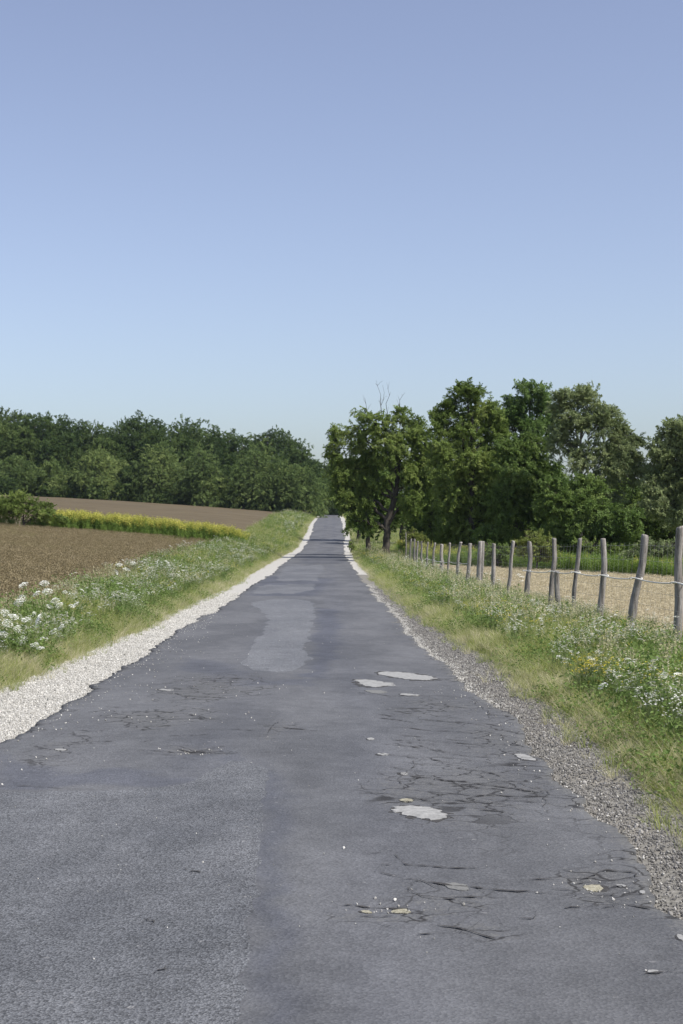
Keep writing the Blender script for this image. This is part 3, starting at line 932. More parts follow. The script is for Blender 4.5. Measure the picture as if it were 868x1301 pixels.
Y = 6 + 9 * rr.random(160); X = eR(Y) - np.abs(rr.normal(0, .22, 160)); s = .004 * rr.lognormal(0, .5, 160)
L_.append((onroad(X, Y, s), s))
for hx, hy, rx, ry_, d in HOLES:
    m = 26; X = hx + rr.normal(0, rx * .75, m); Y = hy + rr.normal(0, ry_ * .6, m); s = .0045 * rr.lognormal(0, .5, m) * (1 + hy / 60)
    L_.append((onroad(X, Y, s), s))
scatter('scattered_chips', ['stonewhite'], np.concatenate([a for a, b in L_]), np.minimum(np.concatenate([b for a, b in L_]), .0085),
        'stray white chips strewn along both road edges', 'gravel', full_rot=True, seed=9)

# verges: left and right; species in drifts
def verge(side, seed):
    rr = np.random.default_rng(seed)
    if side == 'left':
        f0 = lambda Y: oL(Y) - vw(Y) - .3
        f1 = lambda Y: jl(Y) - .02
    else:
        f0 = lambda Y: jr(Y) + .02
        f1 = lambda Y: np.where(Y < 100, FX + .55, oR(Y) + 7) + 0 * Y
    zones = [(3., 16, 9500), (16, 34, 10500), (34, 110, 16000), (110, 345, 13000)]
    XX, YY, TT = [], [], []
    for y0, y1, n in zones:
        X, Y, t = band(rr, n, y0, y1, f0, f1, 1.0 if y0 < 30 else 1.2)
        XX.append(X); YY.append(Y); TT.append(t)
    X = np.concatenate(XX); Y = np.concatenate(YY); t = np.concatenate(TT)
    if side == 'left': t = 1 - t                       # t=0 at the road now
    dist = t * (f1(Y) - f0(Y)) * (1 if side == 'right' else 1)
    sc = np.interp(Y, [3, 16, 34, 110, 340], [.95, 1.0, 1.15, 1.7, 2.4]) * rr.uniform(.7, 1.25, len(X))
    sc *= np.interp(dist, [0, .4, 1.2], [.62, .9, 1.1]) * (np.interp(dist, [1.6, 2.6], [1., .62]) if side == 'right' else 1)  # short at the gravel
    n1 = fbm(X, Y, .9, 3); n2 = fbm(X + 70, Y + 30, .55, 3); u = rr.random(len(X))
    dry = (u < np.interp(dist, [0, .35, .9, 1.5], [.6, .5, .22, .08]) + .35 * (n1 > .6)) 
    forb = ~dry & (n2 > .55) & (rr.random(len(X)) < .3)
    seed_ = ~dry & ~forb & (rr.random(len(X)) < np.where(n1 > .5, .12, .03)) & (dist > .6)
    gr = ~(dry | forb | seed_)
    side_ = side
    scatter('grass', ['grass'], grounded(X[gr], Y[gr]), sc[gr], 'green grass of the %s verge' % side_, 'grass', seed=seed + 1)
    scatter('grass', ['drygrass'], grounded(X[dry], Y[dry]), sc[dry], 'dry bleached grass of the %s verge beside the gravel' % side_, 'grass', seed=seed + 2)
    scatter('weeds', ['forb'], grounded(X[forb], Y[forb]), sc[forb] * 1.1, 'bright green leafy weeds in the %s verge' % side_, 'weeds', seed=seed + 3)
    scatter('grass', ['seedgrass'], grounded(X[seed_], Y[seed_]), sc[seed_] * (.6 if side == 'left' else .8), 'tall seeding grass stalks in the %s verge' % side_, 'grass', seed=seed + 4)
    # flowers
    def flowers(nm, kinds, n, thr, ns, off, lo, hi, s0, label, grow=1.):
        r2 = np.random.default_rng(seed + off)
        parts = []
        for (y0, y1, fr) in ((4, 20, .16), (20, 45, .3), (45, 110, .34), (110, 330, .2)):
            X, Y, t = band(r2, int(n * fr * 3), y0, y1, f0, f1, 1.0)
            if side == 'left': t = 1 - t
            d = t * (f1(Y) - f0(Y))
            nz = fbm(X + off * 3.3, Y * .7 + off, ns, 3)
            k = (nz > thr) & (d > lo) & (d < hi)
            parts.append((X[k][:int(n * fr)], Y[k][:int(n * fr)]))
        X = np.concatenate([p[0] for p in parts]); Y = np.concatenate([p[1] for p in parts])
        s = s0 * (np.interp(Y, [4, 24, 40], [.72, .72, 1]) if side == 'left' else np.interp(X - jr(Y), [1.4, 2.4], [.88, .62])) * np.interp(Y, [4, 34, 110, 330], [.9, 1.05, 1.5, 2.1]) * r2.uniform(.75, 1.2, len(X))
        scatter(nm, kinds, grounded(X, Y), s, label, 'flowers', seed=seed + off)
    flowers('white_flowers', ['fleabane'], 800 if side == 'left' else 700, .56, .7, 11, .45, 9, 1.0, 'small white daisies scattered through the %s verge' % side_)
    flowers('umbel_flowers', ['carrot'], 260 if side == 'left' else 170, .58, .6, 12, .7, 9, .95, 'flat white wild carrot flowers massed in the %s verge' % side_)
    flowers('yellow_flowers', ['yellowflower'], 350 if side == 'left' else 800, .6, .8, 13, .6, 9, 1.0, 'small yellow flowers in the %s verge' % side_)
    flowers('lilac_flowers', ['lilacflower'], 500 if side == 'left' else 800, .57, .7, 14, .5, 9, .9, 'faded lilac flowers in the %s verge' % side_)


verge('left', 100)
verge('right', 200)


rr = np.random.default_rng(612)
for sd, n in (('left', 260), ('right', 420)):
    Y = 4 + 60 * rr.random(n) ** 1.3
    d = np.abs(rr.normal(0, .09, n))
    X = jl(Y) + d if sd == 'left' else jr(Y) - d
    scatter('grass', ['drygrass', 'grass'], np.stack([X, Y, P(Y) - .03], 1), rr.uniform(.3, .75, n), 'sparse short grass creeping on to the gravel of the %s shoulder' % sd, 'grass', seed=613 + n)


def drift(nm, kinds, spots, label, seed):
    r2 = np.random.default_rng(seed); PX, SC = [], []
    for (px, Y0, rx, ry_, n, sc) in spots:
        X0 = (px - CX) / F_PX * Y0
        X = X0 + r2.normal(0, rx, n); Y = Y0 + r2.normal(0, ry_, n)
        k = (X < jl(Y) - .35) | (X > jr(Y) + .4)
        PX.append(grounded(X[k], Y[k])); SC.append(sc * r2.uniform(.7, 1.2, k.sum()))
    scatter(nm, kinds, np.concatenate(PX), np.concatenate(SC), label, 'flowers', seed=seed)


drift('white_flowers', ['fleabane', 'carrot'], [(30, 19, .5, 1.6, 110, .66), (80, 20, .4, 1.2, 40, .7), (158, 26, .45, 2.2, 80, 1.1), (230, 45, .5, 4, 60, 1.1), (300, 80, .7, 8, 60, 1.4), (372, 190, .6, 16, 60, 2.),
                                                (790, 13.2, .25, .8, 18, .8), (700, 15.5, .3, 1.5, 18, .85), (800, 17.3, .5, .5, 26, .85), (650, 21, .4, 2.5, 26, .95), (745, 24, .5, 1., 22, .95), (545, 62, .5, 12, 80, 1.2),
                                                (845, 11, .3, .7, 35, .8)], 'drifts of white flowers standing out in both verges', 71)
drift('yellow_flowers', ['yellowflower'], [(748, 13.4, .16, .35, 26, .9), (815, 12.8, .3, .5, 12, .85), (860, 13, .2, .6, 10, .85), (655, 23, .4, 2, 26, 1.), (470, 92, .5, 7, 40, 1.6)], 'clumps of small yellow flowers in the right verge', 72)

# crop in the front field
rr = np.random.default_rng(31)
def left_wedge(rr, n, y0, y1, pw=1.):
    Y = y0 + (y1 - y0) * rr.random(n) ** pw
    xr_ = oL(Y) - vw(Y) + .1; xl = -.27 * Y - 3
    k = xl < xr_
    X = xr_ + (xl - xr_) * rr.random(n)
    return X[k], Y[k]
X1, Y1 = left_wedge(rr, 10000, 12, 40); X2, Y2 = left_wedge(rr, 30000, 40, 115)
X = np.concatenate([X1, X2]); Y = np.concatenate([Y1, Y2]); k = Y < ditch(X); X, Y = X[k], Y[k]
s = np.interp(Y, [12, 40, 110], [.8, .85, .8]) * rr.uniform(.7, 1.15, len(X))
gzone = (fbm(X + 11, Y * .35, .22, 2) > .58) & (rr.random(len(X)) < .6)
scatter('ripe_crop', ['crop'], grounded(X[~gzone], Y[~gzone]), s[~gzone], 'brown ripened crop covering the near left field', 'crop', seed=32)
scatter('unripe_crop', ['cropgreen'], grounded(X[gzone], Y[gzone]), s[gzone], 'greenish streaks in the brown near left field', 'crop', seed=33)

# stubble in the right field
n = 15000
Y = 14 + 68 * rr.random(n) ** .9; X = FX + .3 + rr.random(n) * (.26 * Y + 1 - 2)
k = (Y < stub_far(X)) & (X > FX + .3); X, Y = X[k], Y[k]
X = np.round(X / .25) * .25 + rr.normal(0, .035, len(X))
X = np.maximum(X, FX + .3)
scatter('stubble', ['stubble'], grounded(X, Y, .02), rr.uniform(.8, 1.4, len(X)) * (1 + Y / 120), 'cut straw stubble in the right field', 'stubble', seed=41)

# goldenrod in the ditch between the two left fields; green weeds behind the stubble and round the right trees
n = 2100
X = rr.uniform(-23.5, -7.6, n); Y = ditch(X) + rr.uniform(.2, 3.8, n)
k = rr.random(n) < np.interp(X, [-23.5, -22, -9, -7.6], [.3, 1, 1, .45]) * (.45 + .9 * fbm(X, Y, .5, 3)); X, Y = X[k], Y[k]
scatter('goldenrod', ['goldenrod', 'goldenrod', 'tallweed'], grounded(X, Y), rr.uniform(.7, 1.15, len(X)) * np.interp(X, [-26, -9, -7.5], [1.1, 1.0, .8]), 'yellow goldenrod strip between the two brown fields', 'flowers', seed=51, tilt=.08)
n = 420
X = rr.uniform(-30, -6.5, n); Y = ditch(X) + rr.uniform(-.3, 1., n)
scatter('ditch_weeds', ['tallweed'], grounded(X, Y), rr.uniform(.5, .75, len(X)), 'green weeds along the foot of the goldenrod', 'weeds', seed=52)
n = 3200
X = rr.uniform(7.2, 27, n); Y = stub_far(X) + rr.uniform(.2, 9, n) ** 1.0
scatter('tall_weeds', ['tallweed'], grounded(X, Y), rr.uniform(.62, .98, n), 'tall green weeds along the far edge of the stubble', 'weeds', seed=53)
n = 60
X = rr.uniform(9, 24, n); Y = stub_far(X) + rr.uniform(.3, 3, n)
scatter('sparse_goldenrod', ['goldenrod'], grounded(X, Y), rr.uniform(.6, .85, n), 'few yellow tips among the weeds beyond the stubble', 'flowers', seed=54)
n = 2400
X = rr.uniform(5.2, 13, n); Y = rr.uniform(84, 135, n)
k = Y > stub_far(X) + 1
scatter('tree_foot_weeds', ['tallweed', 'goldenrod'], grounded(X[k], Y[k]), rr.uniform(.5, .9, k.sum()), 'yellow-green weeds behind the far end of the fence', 'weeds', seed=55)

# ------------------------------------------------------------------ trees
def bark(name, a, b_):
    return simple(name, a, b_, 6, bmp=.8, dist=.03, stretch=(1, 1, .25), detail=6)
M['bark'] = bark('brown_bark', (.035, .03, .025), (.10, .088, .072))
M['bark_pale'] = bark('pale_bark', (.17, .16, .14), (.34, .33, .30))
LM = {
    'mid': leaf_mat('leaf_mid', (.095, .15, .03), (.20, .275, .065), (.34, .40, .12)),
    'dark': leaf_mat('leaf_dark', (.068, .12, .03), (.145, .22, .055), (.25, .33, .09)),
    'fresh': leaf_mat('leaf_fresh', (.09, .16, .04), (.16, .25, .07), (.25, .34, .12)),
    'olive': leaf_mat('leaf_olive', (.15, .20, .085), (.28, .335, .15), (.41, .46, .24)),
    'yellow': leaf_mat('leaf_yellow', (.13, .17, .04), (.23, .28, .07), (.34, .38, .12)),
    'wood': leaf_mat('leaf_wood', (.045, .082, .024), (.10, .155, .042), (.19, .25, .075)),
    'wood_pale': leaf_mat('leaf_wood_pale', (.09, .142, .042), (.17, .24, .075), (.29, .355, .115)),
}


def tube(path, radii, sides=7):
    p = np.array(path, dtype=float); n = len(p); r = np.array(radii, dtype=float)
    d = np.gradient(p, axis=0); d /= np.linalg.norm(d, axis=1)[:, None] + 1e-9
    ref = np.array([1., .2, .1]); a = np.cross(d, ref); a /= np.linalg.norm(a, axis=1)[:, None]; b = np.cross(d, a)
    an = np.arange(sides) * 2 * math.pi / sides
    V = p[:, None] + r[:, None, None] * (a[:, None] * np.cos(an)[None, :, None] + b[:, None] * np.sin(an)[None, :, None])
    i = np.arange(n - 1)[:, None] * sides; k = np.arange(sides)[None]; k2 = (k + 1) % sides
    F = np.stack([i + k, i + k2, i + sides + k2, i + sides + k], 2).reshape(-1, 4)
    return V.reshape(-1, 3), F


def limb(rr, p0, p1, r0, r1, n=7, wob=.08, sag=.0):
    t = np.linspace(0, 1, n)[:, None]; p0 = np.array(p0, float); p1 = np.array(p1, float)
    L = np.linalg.norm(p1 - p0)
    w_ = rr.normal(0, 1, (n, 3)) * wob * L * .5; w_[0] = 0; w_[-1] = 0
    c = p0 * (1 - t) + p1 * t
    c[:, 2] += (np.sin(t[:, 0] * math.pi) * L * (.12 - sag))
    return c + w_, r0 * (1 - t[:, 0]) + r1 * t[:, 0]


def spray_protos():
    """leafy twigs: a bent axis, side twigs in two ranks, small leaves along them"""
    rr = np.random.default_rng(5)
    out = []
    for k in range(6):
        parts = []; LC, LN = [], []
        n_side = 7
        ax = lambda t: np.array([t, .06 * math.sin(t * 4 + k), -.16 * t * t])
        for j in range(n_side):
            t0 = .12 + .84 * j / n_side; b = ax(t0)
            sgn = 1 if j % 2 else -1; L = .42 * (1 - .55 * t0) * rr.uniform(.7, 1.2)
            dr = np.array([.72, sgn * .75, rr.normal(0, .22)]); dr /= np.linalg.norm(dr)
            parts.append((*stem_line(b, b + dr * L, .006), 1))
            for q in range(6):
                u = (q + .6) / 6
                LC.append(b + dr * L * u + rr.normal(0, .035, 3) - (0, 0, .10 * u * u)); LN.append((0, 0, 1))
        for q in range(9):
            LC.append(ax(.25 + .75 * q / 8) + rr.normal(0, .035, 3)); LN.append((0, 0, 1))
        LC = np.array(LC)
        V, F = quads_at(rr, LC, rr.uniform(.085, .14, len(LC)), up=.5, aspect=1.55, nrm=np.array(LN) * 1.0)
        parts.append((V, F, 0)); parts.append((*stem_line(ax(0), ax(.9), .01), 1))
        out.append(join(parts))
    return out


SPRAYS = spray_protos()
SPRAY_COL = {}


def spray_collection(leafmat):
    if leafmat not in SPRAY_COL:
        c = bpy.data.collections.new('sprays_' + leafmat)
        for i, (V, F, mi) in enumerate(SPRAYS):
            me = make_mesh('spray_%s_%d' % (leafmat, i), V, F, [LM[leafmat], M['bark']], midx=mi)
            c.objects.link(bpy.data.objects.new('spray_%s_%02d' % (leafmat, i), me))
        SPRAY_COL[leafmat] = c
    return SPRAY_COL[leafmat]


SPRAY_GROUP = {}


def spray_group(leafmat):
    if leafmat in SPRAY_GROUP: return SPRAY_GROUP[leafmat]
    g = bpy.data.node_groups.new('crown_' + leafmat, 'GeometryNodeTree')
    g.interface.new_socket('Geometry', in_out='INPUT', socket_type='NodeSocketGeometry')
    g.interface.new_socket('Geometry', in_out='OUTPUT', socket_type='NodeSocketGeometry')
    N = g.nodes; Lk = g.links
    gi = N.new('NodeGroupInput'); go = N.new('NodeGroupOutput')
    ip = N.new('GeometryNodeInstanceOnPoints'); ip.inputs['Pick Instance'].default_value = True
    ci = N.new('GeometryNodeCollectionInfo'); ci.inputs['Collection'].default_value = spray_collection(leafmat)
    ci.inputs['Separate Children'].default_value = True; ci.inputs['Reset Children'].default_value = True
    def attr(nm, ty):
        x = N.new('GeometryNodeInputNamedAttribute'); x.data_type = ty; x.inputs['Name'].default_value = nm
        return x.outputs['Attribute']
    Lk.new(gi.outputs[0], ip.inputs['Points']); Lk.new(ci.outputs[0], ip.inputs['Instance'])
    Lk.new(attr('rot', 'FLOAT_VECTOR'), ip.inputs['Rotation']); Lk.new(attr('scl', 'FLOAT'), ip.inputs['Scale'])
    Lk.new(attr('pick', 'INT'), ip.inputs['Instance Index']); Lk.new(ip.outputs[0], go.inputs[0])
    SPRAY_GROUP[leafmat] = g
    return g


def tree_meshes(name, rr, blobs, trunk, leafmat, barkmat, n_spray, spray=.8, twig=True, fork=.35, bare=(), clear=None, shade=0., sub=6, droop=.35, solid=.3, fray=.14):
    """blobs: (x,y,z,rx,ry,rz,dens) in tree coordinates; trunk: list of (x,y,z,r)"""
    B = np.array([b[:6] for b in blobs], float); D = np.array([b[6] if len(b) > 6 else 1. for b in blobs])
    S_, SD, SI = [], [], []
    for i, (b, dn) in enumerate(zip(B, D)):       # every bough breaks up into smaller clumps, some sparse, some dense
        S_.append(b * (1, 1, 1, .8, .8, .8)); SD.append(dn * sub * .35); SI.append(i)
        for q in range(sub):
            dd = rr.normal(0, 1, 3); dd /= np.linalg.norm(dd)
            f = rr.uniform(.34, .55)
            S_.append(np.concatenate([b[:3] + dd * b[3:6] * (1.02 - f * .55), b[3:6] * f])); SD.append(dn * rr.uniform(.5, 1.5)); SI.append(i)
    Q = np.array(S_); SD = np.array(SD); SI = np.array(SI)
    area = (Q[:, 3] * Q[:, 5]) * SD; pr = area / area.sum()
    idx = rr.choice(len(Q), n_spray, p=pr)
    d = rr.normal(0, 1, (n_spray, 3)); d[:, 2] += .25; d /= np.linalg.norm(d, axis=1)[:, None]
    rad = np.where(rr.random(n_spray) > solid, .68 + .38 * rr.random(n_spray), .15 + .6 * rr.random(n_spray)) + fray * np.abs(rr.normal(0, 1, n_spray)) * (rr.random(n_spray) < .3)
    C = Q[idx, :3] + d * Q[idx, 3:6] * rad[:, None]
    out = C - B[SI[idx], :3] * .75 - np.array(trunk[-1][:3]) * .25; out /= np.linalg.norm(out, axis=1)[:, None] + 1e-6
    tint = .45 + shade + rr.normal(0, .10, n_spray) + .13 * rr.normal(0, 1, len(Q))[idx] + .10 * rr.normal(0, 1, len(B))[SI[idx]]
    if clear is not None:                         # boughs left open in front of the trunk
        keep = np.ones(n_spray, bool)
        for (x, z, rx, rz_) in clear:
            keep &= ~((((C[:, 0] - x) / rx) ** 2 + ((C[:, 2] - z) / rz_) ** 2 < 1) & (C[:, 1] < .8) & (rr.random(n_spray) < .85))
        C, out, tint = C[keep], out[keep], tint[keep]; n_spray = len(C)
    # orientation: the twig points outwards and hangs a little
    a = out * .8 + rr.normal(0, .55, (n_spray, 3)); a[:, 2] -= droop; a /= np.linalg.norm(a, axis=1)[:, None]
    zc = rr.normal(0, .5, (n_spray, 3)) + out * .55; zc[:, 2] += .45
    yv = np.cross(zc, a); yv /= np.linalg.norm(yv, axis=1)[:, None] + 1e-6
    zv = np.cross(a, yv)
    ey = -np.arcsin(np.clip(a[:, 2], -1, 1)); ez = np.arctan2(a[:, 1], a[:, 0]); ex = np.arctan2(yv[:, 2], zv[:, 2])
    me = bpy.data.meshes.new(name + '_crown')
    me.vertices.add(n_spray); me.vertices.foreach_set('co', (C - a * spray * .45).astype(np.float32).ravel())
    for nm, ty, key, val in (('rot', 'FLOAT_VECTOR', 'vector', np.stack([ex, ey, ez], 1)), ('scl', 'FLOAT', 'value', spray * rr.uniform(.7, 1.25, n_spray)),
                             ('tint', 'FLOAT', 'value', np.clip(tint, 0, 1))):
        at_ = me.attributes.new(nm, ty, 'POINT'); at_.data.foreach_set(key, np.asarray(val, dtype=np.float32).ravel())
    at_ = me.attributes.new('pick', 'INT', 'POINT'); at_.data.foreach_set('value', rr.integers(0, len(SPRAYS), n_spray).astype(np.int32))
    # wood
    tp = np.array([t[:3] for t in trunk], float); tr = np.array([t[3] for t in trunk], float)
    s = np.linspace(0, len(tp) - 1, len(tp) * 3)
    path = np.stack([np.interp(s, np.arange(len(tp)), tp[:, k]) for k in range(3)], 1); rads = np.interp(s, np.arange(len(tp)), tr)
    path[1:-1] += rr.normal(0, .03, (len(path) - 2, 3)) * (1, 1, 0)
    rads = rads * (1 + .35 * np.exp(-(path[:, 2] - path[0, 2]) * 2.2))
    parts = [(*tube(path, rads, 9), 0)]
    H = tp[-1, 2]
    nodes = [path]
    for i, b in enumerate(B):
        k = int(np.clip(np.searchsorted(path[:, 2], min(b[2] - .35 * b[5], H) * rr.uniform(.55, .9)), len(path) * fork, len(path) - 1))
        tgt = b[:3] + np.array([0, 0, .35 * b[5]])
        c, rd = limb(rr, path[k], tgt, rads[k] * rr.uniform(.45, .65), .02, n=8)
        parts.append((*tube(c, rd, 6), 0)); nodes.append(c)
    NP = np.concatenate(nodes)
    if twig:
        m = min(n_spray, int(220 * twig))
        for i in rr.choice(n_spray, m, replace=False):
            dd = np.linalg.norm(NP - C[i], axis=1); dd[NP[:, 2] > C[i, 2]] += .8
            j = int(np.argmin(dd))
            c, rd = limb(rr, NP[j], C[i], .028, .008, n=4, wob=.1)
            parts.append((*tube(c, rd, 3), 0))
    for (a0, b0) in bare:
        c, rd = limb(rr, a0, b0, .03, .006, n=6, wob=.05); parts.append((*tube(c, rd, 3), 0))
        for q in range(4):
            j = rr.integers(1, 5); e = c[j] + rr.normal(0, .25, 3) + (0, 0, .35)
            c2, rd2 = limb(rr, c[j], e, .012, .005, n=3); parts.append((*tube(c2, rd2, 3), 0))
    V, F, mi = join(parts)
    wood = make_mesh(name + '_trunk', V, F, M[barkmat], smooth=True)
    return wood, me, leafmat


def place_tree(kind, meshes, loc, label, cat='tree', group=None, rz=0, s=1.0, woodname='trunk'):
    root = bpy.data.objects.new(kind, None); COL.objects.link(root)
    root.empty_display_size = .5
    root.location = loc; root.rotation_euler = (0, 0, rz); root.scale = (s, s, s) if not isinstance(s, tuple) else s
    tag(root, label, cat, group)
    link(woodname, meshes[0], root); cr = link('crown', meshes[1], root)
    md = cr.modifiers.new('leaves', 'NODES'); md.node_group = spray_group(meshes[2])
    return root


def px_tree(kind, px0, Y0, blobs, leafmat, label, n_spray, seed, barkmat='bark', trunk_top=None, tr=.25, cat='tree', group=None,
            spray=.6, shade=0., sub=7, droop=.08, solid=.3, lean=0., bare=(), fork=.35, depth=.8, twig=1, trunk=None, clear=()):
    """blobs given by their outline in the photograph (x, y, half width, half height, density), at the tree's real distance"""
    rr = np.random.default_rng(seed)
    X0 = (px0 - CX) / F_PX * Y0; z0 = float(G(X0, Y0)) - .05
    k = Y0 / F_PX
    B = []
    for b in blobs:
        x, y, z = at(b[0], b[1], Y0)
        rx, rz_ = b[2] * k, b[3] * k
        B.append((x - X0, rr.uniform(-.5, .5) * depth * rx, z - z0, rx, rx * depth, rz_, b[4] if len(b) > 4 else 1.))
    top = max(b[2] + .3 * b[5] for b in B)
    if trunk is None:
        tt = trunk_top or top * .85
        trunk = [(0, 0, 0, tr), (lean * .2, 0, tt * .2, tr * .85), (lean * .6, .1, tt * .55, tr * .6), (lean, 0, tt, tr * .2)]
    else:
        trunk = [(at(a, b, Y0)[0] - X0, 0, at(a, b, Y0)[2] - z0, r) for a, b, r in trunk]
        trunk[0] = (trunk[0][0], 0, 0, trunk[0][3])
    bb = [((at(a[0], a[1], Y0)[0] - X0, 0, at(a[0], a[1], Y0)[2] - z0), (at(c[0], c[1], Y0)[0] - X0, rr.uniform(-.5, .5), at(c[0], c[1], Y0)[2] - z0)) for a, c in bare]
    me = tree_meshes(kind, rr, B, trunk, leafmat, barkmat, n_spray, spray=spray, shade=shade, sub=sub, droop=droop, solid=solid, bare=bb, fork=fork, twig=twig, clear=[(at(c[0], c[1], Y0)[0] - X0, at(c[0], c[1], Y0)[2] - z0, c[2] * k, c[3] * k) for c in clear] or None)
    return place_tree(kind, me, (X0, Y0, z0), label, cat, group), me


# the tree standing alone by the road, its limbs in view
px_tree('roadside_tree', 491, 108,
        [(447, 558, 24, 22, .8), (475, 545, 28, 24, .8), (512, 553, 28, 26, .9), (533, 592, 18, 28), (440, 600, 22, 22), (468, 585, 20, 16, .8), (512, 598, 22, 20, .8), (490, 572, 30, 20, .9), (426, 578, 13, 20), (534, 556, 16, 20, .8), (424, 552, 9, 10, .5), (543, 575, 10, 18, .7), (460, 612, 24, 22, 1.1),
         (452, 640, 22, 22, 1.2), (434, 625, 16, 22), (525, 640, 20, 20, .7), (506, 524, 12, 12, .6), (455, 528, 12, 11, .5), (466, 664, 11, 18, .7), (444, 668, 7, 14, .5), (545, 610, 12, 22, .8),
         (480, 612, 14, 12, .5)],
        'mid', 'spreading dark-limbed tree leaning over the right road edge, before the far end of the fence', 3300, 301, tr=.30, spray=.62, fork=.25, sub=8, solid=.25, droop=.3,
        trunk=[(491, 710, .30), (491, 690, .27), (492, 664, .25), (503, 630, .2), (507, 600, .15), (505, 565, .08), (498, 540, .03)],
        clear=[(493, 672, 9, 30), (500, 632, 7, 22), (505, 600, 5, 20)],
        bare=[((488, 545), (478, 483)), ((490, 545), (495, 484)), ((500, 540), (515, 498)), ((470, 545), (461, 502)), ((485, 550), (486, 490))])
px_tree('oak_tree', 600, 97,
        [(590, 500, 24, 15), (573, 522, 24, 17), (612, 528, 26, 20), (590, 552, 30, 20, .9), (564, 580, 20, 24), (605, 590, 32, 26, .8), (578, 632, 30, 28, 1.1), (622, 640, 32, 28, 1.1), (596, 672, 42, 22, 1.3),
         (630, 556, 20, 22, .9), (560, 546, 14, 16, .7), (628, 525, 14, 14, .7)],
        'mid', 'tall dense round-topped tree right of the roadside tree', 4000, 302, tr=.3, depth=.9)
px_tree('ash_tree', 668, 101,
        [(674, 502, 24, 18), (655, 524, 18, 18, .8), (692, 522, 16, 18, .8), (670, 545, 26, 18, .8), (665, 580, 26, 24), (640, 535, 16, 18, .8), (702, 545, 16, 20, .8), (648, 508, 10, 10, .6)],
        'fresh', 'tree with the brightest fresh green top, rising behind darker crowns', 1500, 303, tr=.22, trunk_top=9)
px_tree('maple_tree', 655, 94,
        [(648, 570, 20, 18), (680, 572, 26, 22), (655, 600, 32, 26), (690, 615, 26, 28), (640, 640, 26, 28), (672, 650, 34, 26, 1.2), (635, 682, 30, 16, 1.2)],
        'dark', 'dark green bushy tree below the bright green top', 2600, 304, tr=.2)
px_tree('willow_tree', 738, 90,
        [(712, 520, 20, 18, .55), (742, 510, 28, 18, .95), (728, 540, 26, 20, .8), (716, 508, 16, 14, .8), (772, 528, 18, 18, .8), (800, 566, 16, 20, .9), (788, 548, 16, 16, .8), (808, 590, 12, 20, .9), (762, 540, 28, 24, .9), (790, 572, 20, 26), (715, 560, 22, 26, .7), (803, 600, 12, 22, .8), (772, 596, 26, 22, .9), (742, 590, 26, 26, .7), (785, 585, 24, 28, .9), (765, 630, 28, 22, .8), (720, 625, 24, 22, .5)],
        'olive', 'tall airy grey-green tree with pale branches showing through', 3300, 305, barkmat='bark_pale', tr=.2, spray=.5, solid=.5, twig=2.2, fork=.12)
px_tree('thicket_tree', 722, 86,
        [(705, 640, 28, 28), (740, 655, 32, 28), (782, 662, 32, 24), (715, 685, 34, 20, 1.2), (775, 692, 36, 16, 1.2), (750, 620, 22, 20, .8)],
        'dark', 'low dark thicket tree under the airy grey-green one', 2500, 306, tr=.15)
px_tree('edge_tree', 880, 88,
        [(858, 548, 24, 18, .8), (842, 572, 20, 20, .8), (880, 575, 36, 28), (848, 606, 30, 24), (890, 625, 40, 34), (834, 634, 20, 22, .9), (870, 650, 36, 24)],
        'olive', 'olive green tree cut by the right edge of the picture', 3000, 307, tr=.24)
px_tree('edge_thicket', 850, 93,
        [(815, 645, 24, 24), (845, 665, 34, 26), (885, 668, 36, 28), (805, 682, 26, 18), (840, 700, 30, 14)],
        'dark', 'dark low thicket between the airy tree and the right edge', 1900, 308, tr=.15)
px_tree('bush', 682, 80, [(678, 690, 22, 18), (695, 698, 18, 14), (668, 700, 14, 12)], 'yellow', 'rounded yellow-green bush behind the middle fence posts', 260, 309, tr=.06, cat='bush', spray=.42)
px_tree('bush', 838, 77, [(830, 702, 26, 18), (855, 700, 22, 20), (808, 708, 16, 12)], 'olive', 'grey-green bush beyond the stubble near the last fence post', 300, 310, tr=.06, cat='bush', spray=.42)
px_tree('bush', 757, 84, [(750, 698, 22, 14), (775, 702, 18, 12)], 'mid', 'mid-green bush under the thicket, beyond the stubble', 200, 311, tr=.06, cat='bush', spray=.42)
px_tree('bush', 632, 84, [(625, 700, 18, 14), (645, 704, 16, 12)], 'dark', 'dark bush at the foot of the round-topped tree', 200, 312, tr=.06, cat='bush', spray=.42)
px_tree('bush', 528, 112, [(524, 686, 14, 14), (538, 692, 12, 12)], 'yellow', 'yellow-green bush between the lone roadside tree and the fence end', 220, 313, tr=.06, cat='bush', spray=.42)
px_tree('bush', 446, 128, [(446, 694, 6, 7), (449, 698, 5, 5)], 'mid', 'small round bush on the right road edge in the shadow band', 60, 314, tr=.04, cat='bush', spray=.3)
px_tree('sapling', 548, 100, [(548, 668, 10, 18), (552, 650, 8, 14)], 'mid', 'slender young tree behind the far fence posts', 120, 315, tr=.06)
